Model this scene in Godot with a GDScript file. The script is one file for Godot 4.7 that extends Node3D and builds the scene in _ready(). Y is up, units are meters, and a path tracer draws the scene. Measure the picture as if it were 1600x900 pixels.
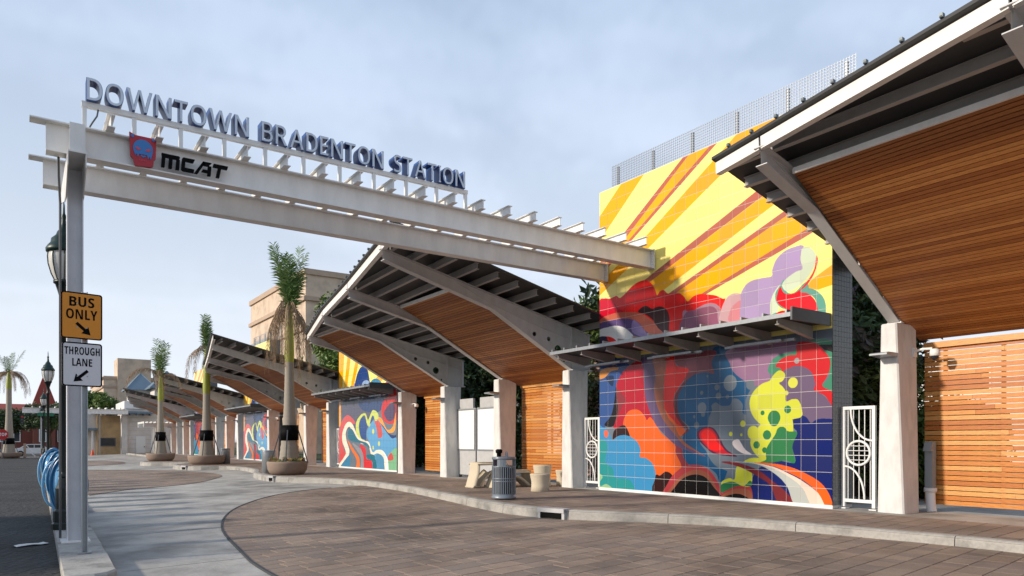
extends Node3D
# Bus station with slatted canopies and tiled murals. Axes: x towards the station, y up, -z along the street (helper W takes the distance u = -z).

var M := {}
var taken := {}
var baked := {}
var rng := RandomNumberGenerator.new()

func W(x: float, y: float, u: float) -> Vector3:
	return Vector3(x, y, -u)

# ---------------------------------------------------------------- naming and placing
func numbered(called: String) -> String:
	var n: int = taken.get(called, 0)
	taken[called] = n + 1
	return called if n == 0 else "%s_%03d" % [called, n]

func tag(o: Node3D, label: String, category: String, group := "") -> Node3D:
	o.set_meta("label", label)
	o.set_meta("category", category)
	if group != "":
		o.set_meta("group", group)
	return o

# a thing whose meshes are written in world coordinates (its parts are set back by its own place)
func thing(called: String, label: String, category: String, at: Vector3, group := "") -> Node3D:
	var o := Node3D.new()
	o.name = numbered(called)
	add_child(o)
	o.position = at
	baked[o] = at
	return tag(o, label, category, group)

# a thing whose meshes are written around its own origin
func thing_local(called: String, label: String, category: String, at: Vector3, turn := 0.0, group := "") -> Node3D:
	var o := thing(called, label, category, at, group)
	baked[o] = Vector3.ZERO
	o.rotation.y = turn
	return o

func setting(called: String, at := Vector3.ZERO) -> Node3D:
	var o := Node3D.new()
	o.name = numbered(called)
	add_child(o)
	o.position = at
	baked[o] = at
	o.set_meta("kind", "structure")
	return o

func node(called: String, mesh: Mesh, m: Material, parent: Node3D, t := Transform3D()) -> MeshInstance3D:
	var o := MeshInstance3D.new()
	o.name = called
	o.mesh = mesh
	if m:
		o.material_override = m
	o.transform = t
	if baked.has(parent):
		o.position -= baked[parent]
	parent.add_child(o, true)
	return o

func put(s: SurfaceTool, called: String, m: Material, parent: Node3D) -> MeshInstance3D:
	s.generate_normals()
	return node(called, s.commit(), m, parent)

func stuff(o: Node3D) -> Node3D:
	o.set_meta("kind", "stuff")
	return o

func copy(o: Node3D, by: Vector3, label: String, group := "") -> Node3D:
	var c: Node3D = o.duplicate()
	c.name = numbered(String(o.name).rstrip("0123456789_"))
	add_child(c)
	c.position = o.position + by
	c.set_meta("label", label)
	if group != "":
		c.set_meta("group", group)
	return c

# ---------------------------------------------------------------- shapes
func S() -> SurfaceTool:
	var s := SurfaceTool.new()
	s.begin(Mesh.PRIMITIVE_TRIANGLES)
	s.set_smooth_group(-1)
	return s

func tri(s: SurfaceTool, a: Vector3, b: Vector3, c: Vector3) -> void:
	s.add_vertex(a)
	s.add_vertex(b)
	s.add_vertex(c)

func quad(s: SurfaceTool, a: Vector3, b: Vector3, c: Vector3, d: Vector3) -> void:
	tri(s, a, b, c)
	tri(s, a, c, d)

func hexa(s: SurfaceTool, p: Array) -> void:   # p: four bottom corners, four top corners, both counter-clockwise seen from above
	quad(s, p[4], p[7], p[6], p[5])
	quad(s, p[0], p[1], p[2], p[3])
	for i in 4:
		var j := (i + 1) % 4
		quad(s, p[i], p[i + 4], p[j + 4], p[j])

func box(s: SurfaceTool, c: Vector3, size: Vector3, b := Basis()) -> void:
	var h := size / 2
	var p := []
	for y in [-h.y, h.y]:
		for q in [[-1, 1], [1, 1], [1, -1], [-1, -1]]:
			p.append(c + b * Vector3(h.x * q[0], y, h.z * q[1]))
	hexa(s, p)

func box2(s: SurfaceTool, a: Vector3, b: Vector3) -> void:
	box(s, (a + b) / 2, (b - a).abs())

func along(a: Vector3, b: Vector3, up := Vector3.UP) -> Basis:
	var z := (b - a).normalized()
	var x := up.cross(z)
	if x.length() < 0.01:
		x = Vector3.RIGHT.cross(z)
	x = x.normalized()
	return Basis(x, z.cross(x), z)

func bar(s: SurfaceTool, a: Vector3, b: Vector3, w: float, h: float, up := Vector3.UP, lift := 0.0) -> void:
	var f := along(a, b, up)
	box(s, (a + b) / 2 + f.y * lift, Vector3(w, h, a.distance_to(b)), f)

func ibeam(s: SurfaceTool, a: Vector3, b: Vector3, d: float, w: float, t := 0.018) -> void:
	bar(s, a, b, w, t, Vector3.UP, d / 2 - t / 2)
	bar(s, a, b, w, t, Vector3.UP, -d / 2 + t / 2)
	bar(s, a, b, t, d - 2 * t)

func tube(s: SurfaceTool, pts: Array, r: float, n := 8, r_end := -1.0) -> void:
	s.set_smooth_group(0)
	var rings := []
	var side := Vector3.ZERO
	for i in pts.size():
		var d: Vector3 = (pts[mini(i + 1, pts.size() - 1)] - pts[maxi(i - 1, 0)]).normalized()
		if side == Vector3.ZERO:
			side = d.cross(Vector3(0.31, 0.9, 0.2)).normalized()
		side = (side - d * side.dot(d)).normalized()
		var up := d.cross(side)
		var rr := r if r_end < 0 else lerpf(r, r_end, float(i) / (pts.size() - 1))
		var ring := []
		for k in n:
			var a := TAU * k / n
			ring.append(pts[i] + (side * cos(a) + up * sin(a)) * rr)
		rings.append(ring)
	for i in rings.size() - 1:
		for k in n:
			var l := (k + 1) % n
			quad(s, rings[i][k], rings[i][l], rings[i + 1][l], rings[i + 1][k])
	s.set_smooth_group(-1)
	for e in [0, rings.size() - 1]:
		for k in range(1, n - 1):
			tri(s, rings[e][0], rings[e][k], rings[e][k + 1])

func lathe(s: SurfaceTool, c: Vector3, prof: Array, n := 16, smooth := true, squash := 1.0) -> void:
	if smooth:
		s.set_smooth_group(0)
	for i in prof.size() - 1:
		var p: Vector2 = prof[i]
		var q: Vector2 = prof[i + 1]
		for k in n:
			var a := TAU * k / n
			var b := TAU * (k + 1) / n
			var pa := c + Vector3(cos(a) * p.x, p.y, sin(a) * p.x * squash)
			var pb := c + Vector3(cos(b) * p.x, p.y, sin(b) * p.x * squash)
			var qa := c + Vector3(cos(a) * q.x, q.y, sin(a) * q.x * squash)
			var qb := c + Vector3(cos(b) * q.x, q.y, sin(b) * q.x * squash)
			if p.x > 0.0001:
				tri(s, pa, qa, pb)
			if q.x > 0.0001:
				tri(s, pb, qa, qb)
	s.set_smooth_group(-1)

# a flat outline given thickness: o + x*ex + y*ey, pushed along ez by th
func prism(s: SurfaceTool, poly: PackedVector2Array, o: Vector3, ex: Vector3, ey: Vector3, th: float) -> void:
	var ez := ex.cross(ey).normalized() * th
	var idx := Geometry2D.triangulate_polygon(poly)
	var p := []
	for v in poly:
		p.append(o + ex * v.x + ey * v.y)
	for i in range(0, idx.size(), 3):
		tri(s, p[idx[i]] + ez, p[idx[i + 1]] + ez, p[idx[i + 2]] + ez)
		tri(s, p[idx[i]], p[idx[i + 2]], p[idx[i + 1]])
	for i in p.size():
		var j := (i + 1) % p.size()
		quad(s, p[i], p[j], p[j] + ez, p[i] + ez)

# the same with its two faces rounded over
func soft_prism(s: SurfaceTool, poly: PackedVector2Array, o: Vector3, ex: Vector3, ey: Vector3, th: float, r: float) -> void:
	var ez := ex.cross(ey).normalized()
	var n := poly.size()
	var nrm := []
	var sgn := -1.0 if Geometry2D.is_polygon_clockwise(poly) else 1.0
	for i in n:
		var d := (poly[(i + 1) % n] - poly[(i - 1 + n) % n]).normalized()
		nrm.append(Vector2(-d.y, d.x) * sgn)
	var rings := []
	for k in 10:
		var a := PI * (k if k < 5 else k - 1) / 8.0
		var inn := r * (1.0 - sin(a))
		var z := (r - r * cos(a)) if k < 5 else th - r - r * cos(a)
		var ring := []
		for i in n:
			var v: Vector2 = poly[i] + nrm[i] * inn
			ring.append(o + ex * v.x + ey * v.y + ez * z)
		rings.append(ring)
	s.set_smooth_group(1)
	for k in 9:
		for i in n:
			var j := (i + 1) % n
			quad(s, rings[k][i], rings[k][j], rings[k + 1][j], rings[k + 1][i])
	s.set_smooth_group(-1)
	var flat := PackedVector2Array()
	for i in n:
		flat.append(poly[i] + nrm[i] * r)
	var idx := Geometry2D.triangulate_polygon(flat)
	for e in [0, 9]:
		for i in range(0, idx.size(), 3):
			tri(s, rings[e][idx[i]], rings[e][idx[i + 1]], rings[e][idx[i + 2]])

func rounded(w: float, h: float, r: float, n := 5) -> PackedVector2Array:
	var out := PackedVector2Array()
	for q in [[1, 1, 0.0], [-1, 1, 0.5], [-1, -1, 1.0], [1, -1, 1.5]]:
		for k in n + 1:
			var a: float = PI * (q[2] + 0.5 * k / n)
			out.append(Vector2((w / 2 - r) * q[0] + r * cos(a), (h / 2 - r) * q[1] + r * sin(a)))
	return out

func smooth_line(p: Array, step: float, closed := false) -> PackedVector2Array:
	var out := PackedVector2Array()
	var n := p.size()
	for i in (n if closed else n - 1):
		var a: Vector2 = p[(i - 1 + n) % n] if closed or i > 0 else p[0]
		var b: Vector2 = p[i]
		var c: Vector2 = p[(i + 1) % n]
		var d: Vector2 = p[(i + 2) % n] if closed or i + 2 < n else p[n - 1]
		var k := maxi(1, ceili(b.distance_to(c) / step))
		for j in k:
			out.append(b.cubic_interpolate(c, a, d, float(j) / k))
	if not closed:
		out.append(p[n - 1])
	return out

func text(called: String, words: String, m: Material, parent: Node3D, at: Vector3, width: float, height: float, depth: float, bold := true, face := "Droid Sans") -> MeshInstance3D:
	var f := SystemFont.new()
	f.font_names = PackedStringArray([face])
	f.font_weight = 700 if bold else 400
	var t := TextMesh.new()
	t.font = f
	t.text = words
	t.font_size = 64
	t.pixel_size = 0.01
	t.depth = depth
	t.curve_step = 1.0
	var b := t.get_aabb()
	var k := Vector3(width / b.size.x if width > 0 else height / b.size.y, height / b.size.y, 1)
	var c := b.get_center()
	var o := node(called, t, m, parent, Transform3D(Basis.from_scale(k), at - Vector3(c.x * k.x, c.y * k.y, c.z)))
	return o

# ---------------------------------------------------------------- materials
func noise_tex(px: int, freq: float, oct: int, lo: Color, mid: Color, hi: Color, s: int, cell := false) -> NoiseTexture2D:
	var n := FastNoiseLite.new()
	n.noise_type = FastNoiseLite.TYPE_CELLULAR if cell else FastNoiseLite.TYPE_SIMPLEX_SMOOTH
	n.seed = s
	n.frequency = freq
	n.fractal_octaves = oct
	n.fractal_gain = 0.6
	var g := Gradient.new()
	g.offsets = PackedFloat32Array([0.12, 0.5, 0.88])
	g.colors = PackedColorArray([lo, mid, hi])
	var t := NoiseTexture2D.new()
	t.width = px
	t.height = px
	t.seamless = true
	t.noise = n
	t.color_ramp = g
	return t

func bump_tex(px: int, freq: float, oct: int, s: int, strength: float) -> NoiseTexture2D:
	var t := noise_tex(px, freq, oct, Color.BLACK, Color.GRAY, Color.WHITE, s)
	t.color_ramp = null
	t.as_normal_map = true
	t.bump_strength = strength
	return t

func mk(called: String, c: Color, rough: float, metal := 0.0, tex: Texture2D = null, scale := Vector3.ONE, bump: Texture2D = null, deep := 1.0) -> StandardMaterial3D:
	var m := StandardMaterial3D.new()
	m.resource_name = called
	m.albedo_color = c
	m.roughness = rough
	m.metallic = metal
	m.cull_mode = BaseMaterial3D.CULL_DISABLED
	if tex:
		m.albedo_texture = tex
	if bump:
		m.normal_enabled = true
		m.normal_texture = bump
		m.normal_scale = deep
	if tex or bump:
		m.uv1_triplanar = true
		m.uv1_world_triplanar = true
		m.uv1_scale = scale
	M[called] = m
	return m

# wear laid over a material in larger patches than its own grain
func _stain(m: StandardMaterial3D, t: Texture2D, scale: float) -> void:
	m.detail_enabled = true
	m.detail_blend_mode = BaseMaterial3D.BLEND_MODE_MUL
	m.detail_albedo = t
	m.detail_uv_layer = BaseMaterial3D.DETAIL_UV_2
	m.uv2_triplanar = true
	m.uv2_world_triplanar = true
	m.uv2_scale = Vector3.ONE * scale

func hx(h: String) -> Color:
	return Color(h)

func grey(v: float) -> Color:
	return Color(v, v, v)

func materials() -> void:
	var cloudy := noise_tex(512, 0.006, 5, grey(0.94), grey(0.975), grey(1.0), 3)
	var wall_wear := noise_tex(512, 0.008, 6, grey(0.86), grey(0.95), grey(1.0), 31)
	var faint_wear := noise_tex(512, 0.008, 6, grey(0.9), grey(0.965), grey(1.0), 33)
	var fine := noise_tex(512, 0.05, 5, grey(0.88), grey(0.96), grey(1.0), 5)
	var speck := noise_tex(512, 0.16, 3, grey(0.78), grey(0.93), grey(1.0), 8)
	var streak := noise_tex(1024, 0.006, 7, grey(0.82), grey(0.93), grey(1.0), 21)
	var grain := noise_tex(512, 0.02, 5, Color(0.74, 0.68, 0.62), Color(0.93, 0.91, 0.89), Color(1, 1, 1), 9)
	var rough_b := bump_tex(512, 0.09, 4, 4, 4.0)
	var wave_b := bump_tex(512, 0.012, 4, 14, 5.0)
	mk("white_paint", hx("e8e6e2"), 0.45, 0, cloudy, Vector3(0.8, 0.3, 0.8))
	mk("post_paint", hx("d0d0d3"), 0.45, 0, cloudy, Vector3.ONE * 0.7)
	mk("canopy_steel", hx("cbc9c7"), 0.5, 0, cloudy, Vector3(0.8, 0.5, 0.8))
	mk("purlin_steel", hx("a5a19e"), 0.5, 0, cloudy, Vector3.ONE * 0.9)
	mk("deck", hx("3d3c3c"), 0.55, 0.2, cloudy, Vector3(0.6, 0.6, 0.6))
	mk("roof_metal", hx("5a6264"), 0.4, 0.4, cloudy, Vector3.ONE * 0.5)
	mk("stucco", hx("dddcda"), 0.85, 0, faint_wear, Vector3(0.8, 0.3, 0.8), rough_b, 0.06)
	mk("dark_steel", hx("55585c"), 0.45, 0.3, cloudy, Vector3.ONE)
	mk("galvanised", hx("9da1a5"), 0.4, 0.55, cloudy, Vector3.ONE * 2)
	mk("concrete", hx("bdb9b2"), 0.9, 0, streak, Vector3.ONE * 0.16, rough_b, 0.12)
	mk("kerb_concrete", hx("b3afa8"), 0.9, 0, fine, Vector3.ONE * 0.6, rough_b, 0.2)
	mk("stool_concrete", hx("d0c3ab"), 0.85, 0, fine, Vector3.ONE * 1.4, rough_b, 0.12)
	mk("planter_concrete", hx("9c8879"), 0.9, 0, speck, Vector3.ONE * 1.2, rough_b, 0.6)
	mk("asphalt", hx("3d3c3b"), 0.95, 0, streak, Vector3.ONE * 0.12, rough_b, 0.8)
	mk("ground", hx("5d5a50"), 1.0, 0, cloudy, Vector3.ONE * 0.1)
	mk("lawn", hx("4d5a33"), 1.0, 0, speck, Vector3.ONE * 0.8)
	mk("joint_sand", hx("675a50"), 1.0, 0, speck, Vector3.ONE)
	var tones := ["958375", "9e8b7c", "8e7d71", "998474", "928277", "a48f7e"]
	for i in tones.size():
		mk("paver%d" % i, hx(tones[i]), 0.85, 0, fine, Vector3(1.1, 1.1, 1.1), rough_b, 0.35)
	var woods := ["d48c40", "ca7e35", "dc984e", "c07430", "d0853b", "e0a55f"]
	for i in woods.size():
		mk("wood%d" % i, hx(woods[i]), 0.42, 0, grain, Vector3(11, 11, 0.55))
	var shaded_woods := ["ab6c36", "9f602c", "b8773c", "955726", "a66530", "c18246"]  # wall timber made darker for the ceilings, underside shade put into the colour
	for i in shaded_woods.size():
		mk("soffit%d" % i, hx(shaded_woods[i]), 0.45, 0, grain, Vector3(11, 11, 0.55))
	mk("grout", hx("cfcbc6"), 0.8)
	mk("side_tile", hx("63676a"), 0.3, 0, cloudy, Vector3.ONE)
	mk("side_grout", hx("3c3f42"), 0.8)
	mk("black", hx("0a0a0b"), 0.65)
	M.black.metallic_specular = 0.2
	mk("black_iron", hx("14201f"), 0.38, 0.3)
	mk("green_iron", hx("14302c"), 0.4, 0.2)
	mk("lamp_glass", hx("d8d6d0"), 0.3)
	M.lamp_glass.backlight_enabled = true
	M.lamp_glass.backlight = Color(0.5, 0.5, 0.5)
	mk("sign_amber", hx("d5860c"), 0.45)
	mk("sign_white", hx("cfcfd3"), 0.45)
	mk("sign_back", hx("8d9094"), 0.4, 0.5)
	mk("letter_face", hx("c9d5e4"), 0.35, 0.0)
	mk("letter_side", hx("0d4284"), 0.35)
	mk("emblem_red", hx("a81228"), 0.4)
	mk("emblem_blue", hx("2f74b8"), 0.4)
	mk("emblem_pink", hx("c9405c"), 0.4)
	mk("rack_blue", hx("125a88"), 0.28)
	mk("rack_light", hx("2f86b8"), 0.25)
	mk("rack_pale", hx("7fb2d2"), 0.3)
	var stains := noise_tex(512, 0.012, 6, grey(0.72), grey(0.96), grey(1.0), 77)
	for k in ["concrete", "asphalt", "kerb_concrete", "paver0", "paver1", "paver2", "paver3", "paver4", "paver5"]:
		_stain(M[k], stains, 0.045 if k != "kerb_concrete" else 0.2)
	mk("can_grey", hx("7f8790"), 0.4, 0.35)
	mk("board_grey", hx("b9b9ba"), 0.5, 0, cloudy, Vector3.ONE)
	mk("board_white", hx("eceded"), 0.35)
	mk("camera_white", hx("e4e4e2"), 0.35)
	mk("pipe_grey", hx("8f979b"), 0.5)
	mk("beige_wall", hx("d5bfa8"), 0.9, 0, wall_wear, Vector3.ONE * 0.12)
	mk("beige_trim", hx("b9a28d"), 0.9, 0, cloudy, Vector3.ONE * 0.2)
	mk("tan_wall", hx("c9aa80"), 0.9, 0, wall_wear, Vector3.ONE * 0.2)
	mk("white_wall", hx("d8d4cf"), 0.9, 0, cloudy, Vector3.ONE * 0.3)
	mk("blue_roof", hx("6f8290"), 0.5, 0.2, cloudy, Vector3.ONE * 0.3)
	mk("brick_red", hx("7e4a40"), 0.9, 0, fine, Vector3.ONE * 0.2)
	mk("red_roof", hx("963f33"), 0.8, 0, fine, Vector3.ONE * 0.2)
	mk("window_dark", hx("2a3036"), 0.12)
	mk("trunk", hx("a79e90"), 0.9, 0, speck, Vector3(1.5, 6, 1.5), rough_b, 0.8)
	mk("bark", hx("584a3e"), 1.0, 0, fine, Vector3(3, 1, 3), rough_b, 1.0)
	mk("crownshaft", hx("9aa03a"), 0.5, 0, cloudy, Vector3(2, 0.7, 2))
	mk("frond_green", hx("46692a"), 0.55)
	mk("frond_dry", hx("8a705a"), 0.9)
	for k in ["frond_green", "frond_dry"]:
		M[k].backlight_enabled = true
		M[k].backlight = Color(0.3, 0.3, 0.2)
	var leaf := mk("leaf", Color.WHITE, 0.55)
	leaf.vertex_color_use_as_albedo = true
	leaf.backlight_enabled = true
	leaf.backlight = Color(0.4, 0.4, 0.3)
	mk("car_white", hx("dfe1e2"), 0.2)
	M.car_white.clearcoat_enabled = true
	mk("tyre", hx("1b1b1c"), 0.9)
	mk("cone_orange", hx("e2501c"), 0.6)
	mk("stop_red", hx("b5141c"), 0.45)
	mk("street_green", hx("0e6a4c"), 0.45)
	mk("paper", hx("d2d0cc"), 0.8)
	mk("wire", hx("a4a8ae"), 0.4, 0.4)

# ---------------------------------------------------------------- mural print: filled outlines on an image, in metres of wall
const MURAL_W := 6.75
const MURAL_H := 8.06
const PX := 150.0

func _spans(im: Image, p: PackedVector2Array, c: Color) -> void:
	var lo := 1e9
	var hi := -1e9
	for v in p:
		lo = minf(lo, v.y)
		hi = maxf(hi, v.y)
	for y in range(maxi(0, floori(lo)), mini(im.get_height(), ceili(hi) + 1)):
		var xs := []
		var yc := y + 0.5
		for i in p.size():
			var a := p[i]
			var b := p[(i + 1) % p.size()]
			if (a.y <= yc) != (b.y <= yc):
				xs.append(a.x + (yc - a.y) / (b.y - a.y) * (b.x - a.x))
		xs.sort()
		for k in range(0, xs.size() - 1, 2):
			var x0 := clampi(roundi(xs[k]), 0, im.get_width())
			var x1 := clampi(roundi(xs[k + 1]), 0, im.get_width())
			if x1 > x0:
				im.fill_rect(Rect2i(x0, y, x1 - x0, 1), c)

func _poly(im: Image, c: String, curved: int, v: Array) -> void:
	var p := []
	for i in range(0, v.size(), 2):
		p.append(Vector2(v[i] * PX, (MURAL_H - v[i + 1]) * PX))
	_spans(im, smooth_line(p, 8.0, true) if curved else PackedVector2Array(p), Color(c))

func _disc(im: Image, c: String, x: float, y: float, r: float) -> void:
	var p := PackedVector2Array()
	for k in 40:
		p.append(Vector2(x + r * cos(TAU * k / 40), MURAL_H - y + r * sin(TAU * k / 40)) * PX)
	_spans(im, p, Color(c))

func mural_material(called: String, second: bool) -> StandardMaterial3D:
	var im := Image.create(int(MURAL_W * PX), int(MURAL_H * PX), false, Image.FORMAT_RGB8)
	im.fill(Color("fae884"))
	im.fill_rect(Rect2i(0, int((MURAL_H - 3.5) * PX), im.get_width(), int(3.5 * PX)), Color("66727f"))
	if second:
		_mural_second(im)
	else:
		_mural_rays(im)
		_mural_clouds(im)
		_mural_blue(im)
		_mural_middle(im)
		_mural_left(im)
		_mural_base(im)
		_mural_bands(im)
		_mural_front(im)
	# three firings of the same tiles, a little apart in tone and glaze
	var t := ImageTexture.create_from_image(im)
	for k in 3:
		var m := mk("%s%d" % [called, k], grey([1.0, 0.965, 0.93][k]), [0.2, 0.26, 0.32][k])
		m.albedo_texture = t
		m.metallic_specular = 0.42
	return M[called + "0"]

# ---------------------------------------------------------------- ground
func lane_y(x: float) -> float:
	return lerpf(-0.385, -0.15, clampf((x - 0.95) / 9.5, 0.0, 1.0))

func median_x(u: float) -> float:   # left edge of the concrete strip between street and lane
	return 0.24 + 0.0163 * u

var kerb_line := PackedVector2Array()   # (x, u), front edge of the platform kerb

func sheet(called: String, m: Material, strips: Array) -> MeshInstance3D:
	var s := S()
	for q in strips:
		quad(s, q[0], q[1], q[2], q[3])
	var o := put(s, called, m, self)
	o.name = numbered(called)
	o.set_meta("kind", "structure")
	return o

func ground() -> void:
	sheet("ground", M.ground, [[W(-700, -0.46, -150), W(900, -0.46, -150), W(900, -0.46, 1500), W(-700, -0.46, 1500)]])
	var st := []
	for k in 40:
		var a := -30.0 + k * 5.0
		st.append([W(-13, -0.39, a), W(median_x(a) + 0.02, -0.385, a), W(median_x(a + 5) + 0.02, -0.385, a + 5), W(-13, -0.39, a + 5)])
	sheet("street_asphalt", M.asphalt, st)
	st = []
	for k in 26:
		var a := -10.0 + k * 4.0
		var x := median_x(a) + 0.4
		var y := median_x(a + 4) + 0.4
		for q in 8:
			var f0 := q / 8.0
			var f1 := (q + 1) / 8.0
			var p := [lerpf(x, 12.4, f0), lerpf(x, 12.4, f1), lerpf(y, 12.4, f1), lerpf(y, 12.4, f0)]
			st.append([W(p[0], lane_y(p[0]), a), W(p[1], lane_y(p[1]), a), W(p[2], lane_y(p[2]), a + 4), W(p[3], lane_y(p[3]), a + 4)])
	sheet("lane_concrete", M.concrete, st)
	st = []
	for k in 22:
		var a := 6.5 + k * 3.9
		var x := median_x(a) + 0.58
		for j in 6:
			var xa := lerpf(x, 8.0, j / 6.0)
			var xb := lerpf(x, 8.0, (j + 1) / 6.0)
			st.append([W(xa, lane_y(xa) + 0.003, a), W(xb, lane_y(xb) + 0.003, a), W(xb, lane_y(xb) + 0.003, a + 0.014), W(xa, lane_y(xa) + 0.003, a + 0.014)])
	sheet("lane_joints", M.side_grout, st)
	sheet("cross_street", M.asphalt, [[W(-60, -0.378, 97), W(60, -0.378, 97), W(60, -0.378, 112), W(-60, -0.378, 112)]])
	sheet("far_pavement", M.kerb_concrete, [[W(-13, -0.3, 88), W(1.6, -0.3, 88), W(1.6, -0.3, 90.5), W(-13, -0.3, 90.5)], [W(-13, -0.45, 88), W(1.6, -0.45, 88), W(1.6, -0.3, 88), W(-13, -0.3, 88)]])
	# platform
	kerb_line = smooth_line([Vector2(10.55, -6), Vector2(10.5, 0), Vector2(10.55, 3), Vector2(10.5, 5.0), Vector2(10.0, 7.6), Vector2(9.3, 9.2), Vector2(8.55, 10.5), Vector2(8.25, 11.9), Vector2(8.4, 13.5), Vector2(8.72, 15.4), Vector2(9.2, 18.7), Vector2(9.35, 21.5), Vector2(9.1, 24), Vector2(8.1, 26.2), Vector2(7.75, 27.6), Vector2(8.0, 30.5), Vector2(8.9, 34), Vector2(9.25, 37.2), Vector2(8.9, 39.5), Vector2(7.5, 40.5), Vector2(7.0, 42.5), Vector2(7.3, 45), Vector2(8.4, 47), Vector2(7.6, 48.8), Vector2(6.5, 50), Vector2(6.6, 53), Vector2(8.6, 58), Vector2(9.5, 66), Vector2(9.9, 76), Vector2(9.9, 92)], 0.45)
	var p := PackedVector2Array(kerb_line)
	p.append(Vector2(13.1, 92))
	p.append(Vector2(13.1, -6))
	var s := S()
	var idx := Geometry2D.triangulate_polygon(p)
	for i in range(0, idx.size(), 3):
		tri(s, W(p[idx[i]].x, -0.022, p[idx[i]].y), W(p[idx[i + 1]].x, -0.022, p[idx[i + 1]].y), W(p[idx[i + 2]].x, -0.022, p[idx[i + 2]].y))
	var bed := put(s, "platform_bed", M.joint_sand, self)
	bed.set_meta("kind", "structure")
	sheet("station_slab", M.concrete, [[W(12.7, -0.006, -6), W(17, -0.006, -6), W(17, -0.006, 92), W(12.7, -0.006, 92)]])
	sheet("lawn", M.lawn, [[W(17, -0.02, -20), W(120, -0.02, -20), W(120, -0.02, 160), W(17, -0.02, 160)]])
	kerbs()
	median()

func kerbs() -> void:
	var root := setting("kerb", W(9, 0, 20))
	var n := kerb_line.size()
	var prof := [Vector2(0.2, -0.03), Vector2(0.2, 0.004), Vector2(0.045, 0.004), Vector2(0.012, -0.012), Vector2(0.0, -0.045), Vector2(-0.02, -0.3)]
	var i := 0
	var r := RandomNumberGenerator.new()
	r.seed = 5
	while i < n - 1:
		var last := mini(n - 1, i + 5)
		var s := S()
		var rings := []
		for k in range(i, last + 1):
			var d := (kerb_line[mini(k + 1, n - 1)] - kerb_line[maxi(k - 1, 0)]).normalized()
			var inn := Vector2(d.y, -d.x)      # towards the platform
			var at := kerb_line[k]
			if k == i:
				at += d * 0.006
			if k == last:
				at -= d * 0.006
			var ring := []
			for q in prof:
				var v: Vector2 = at + inn * q.x
				ring.append(W(v.x, q.y, v.y))
			rings.append(ring)
		for k in rings.size() - 1:
			for q in prof.size() - 1:
				quad(s, rings[k][q], rings[k][q + 1], rings[k + 1][q + 1], rings[k + 1][q])
		for e in [0, rings.size() - 1]:
			for q in range(1, prof.size() - 1):
				tri(s, rings[e][0], rings[e][q], rings[e][q + 1])
		put(s, "kerb_stone", M.kerb_concrete, root)
		i = last
	# openings for rain water in the kerb
	for v in [[7.93, 10.95, 0.62, "nearest the grey litter bin"], [7.66, 27.1, 0.45, "in front of the palm planter with flowers"], [7.05, 41.2, 0.5, "below the second palm planter along the lane"]]:
		var k := 0
		for j in n:
			if absf(kerb_line[j].y - v[1]) < absf(kerb_line[k].y - v[1]):
				k = j
		var d3 := W(kerb_line[k + 1].x, 0, kerb_line[k + 1].y) - W(kerb_line[k - 1].x, 0, kerb_line[k - 1].y)
		var o := thing_local("kerb_drain", "pale kerb drain with a black slot " + v[3], "drain", W(kerb_line[k].x, 0, kerb_line[k].y), atan2(d3.x, d3.z) + PI / 2, "drains set into the kerb")
		var s := S()
		for q in [[Vector3(0, -0.02, -0.04), Vector3(v[2], 0.08, 0.24)], [Vector3(-v[2] / 2 + 0.03, -0.1, 0.02), Vector3(0.06, 0.2, 0.08)], [Vector3(v[2] / 2 - 0.03, -0.1, 0.02), Vector3(0.06, 0.2, 0.08)]]:
			box(s, q[0], q[1])
		put(s, "surround", M.board_grey, o)
		s = S()
		box(s, Vector3(0, -0.115, 0.055), Vector3(v[2] - 0.13, 0.1, 0.03))
		put(s, "slot", M.black, o)

func median() -> void:
	var root := setting("median_kerb", W(0.7, -0.24, 12))
	var edges := [9.55, 11.35, 12.3]
	while edges[-1] < 86:
		edges.append(edges[-1] + 2.6)
	for i in edges.size() - 1:
		var a: float = edges[i] + 0.006
		var b: float = edges[i + 1] - 0.006
		var w := 0.56
		var p := PackedVector2Array([Vector2(median_x(a), a), Vector2(median_x(b), b), Vector2(median_x(b) + w, b), Vector2(median_x(a) + w, a)])
		if i == 0:
			p = PackedVector2Array([Vector2(median_x(a) + 0.05, a + 0.02), Vector2(median_x(a), a + 0.1), Vector2(median_x(b), b), Vector2(median_x(b) + w, b), Vector2(median_x(a) + w, a + 0.25), Vector2(median_x(a) + w - 0.12, a + 0.06), Vector2(median_x(a) + w - 0.25, a)])
		var s := S()
		var top := []
		var idx := Geometry2D.triangulate_polygon(p)
		var c := Vector2.ZERO
		for v in p:
			c += v / p.size()
		for v in p:
			var t := v + (c - v).normalized() * 0.03
			top.append([W(t.x, -0.24, t.y), W(v.x, -0.265, v.y), W(v.x, -0.5, v.y)])
		for k in range(0, idx.size(), 3):
			tri(s, top[idx[k]][0], top[idx[k + 1]][0], top[idx[k + 2]][0])
		for k in p.size():
			var l := (k + 1) % p.size()
			quad(s, top[k][0], top[l][0], top[l][1], top[k][1])
			quad(s, top[k][1], top[l][1], top[l][2], top[k][2])
		put(s, "kerb_slab", M.kerb_concrete, root)

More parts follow.
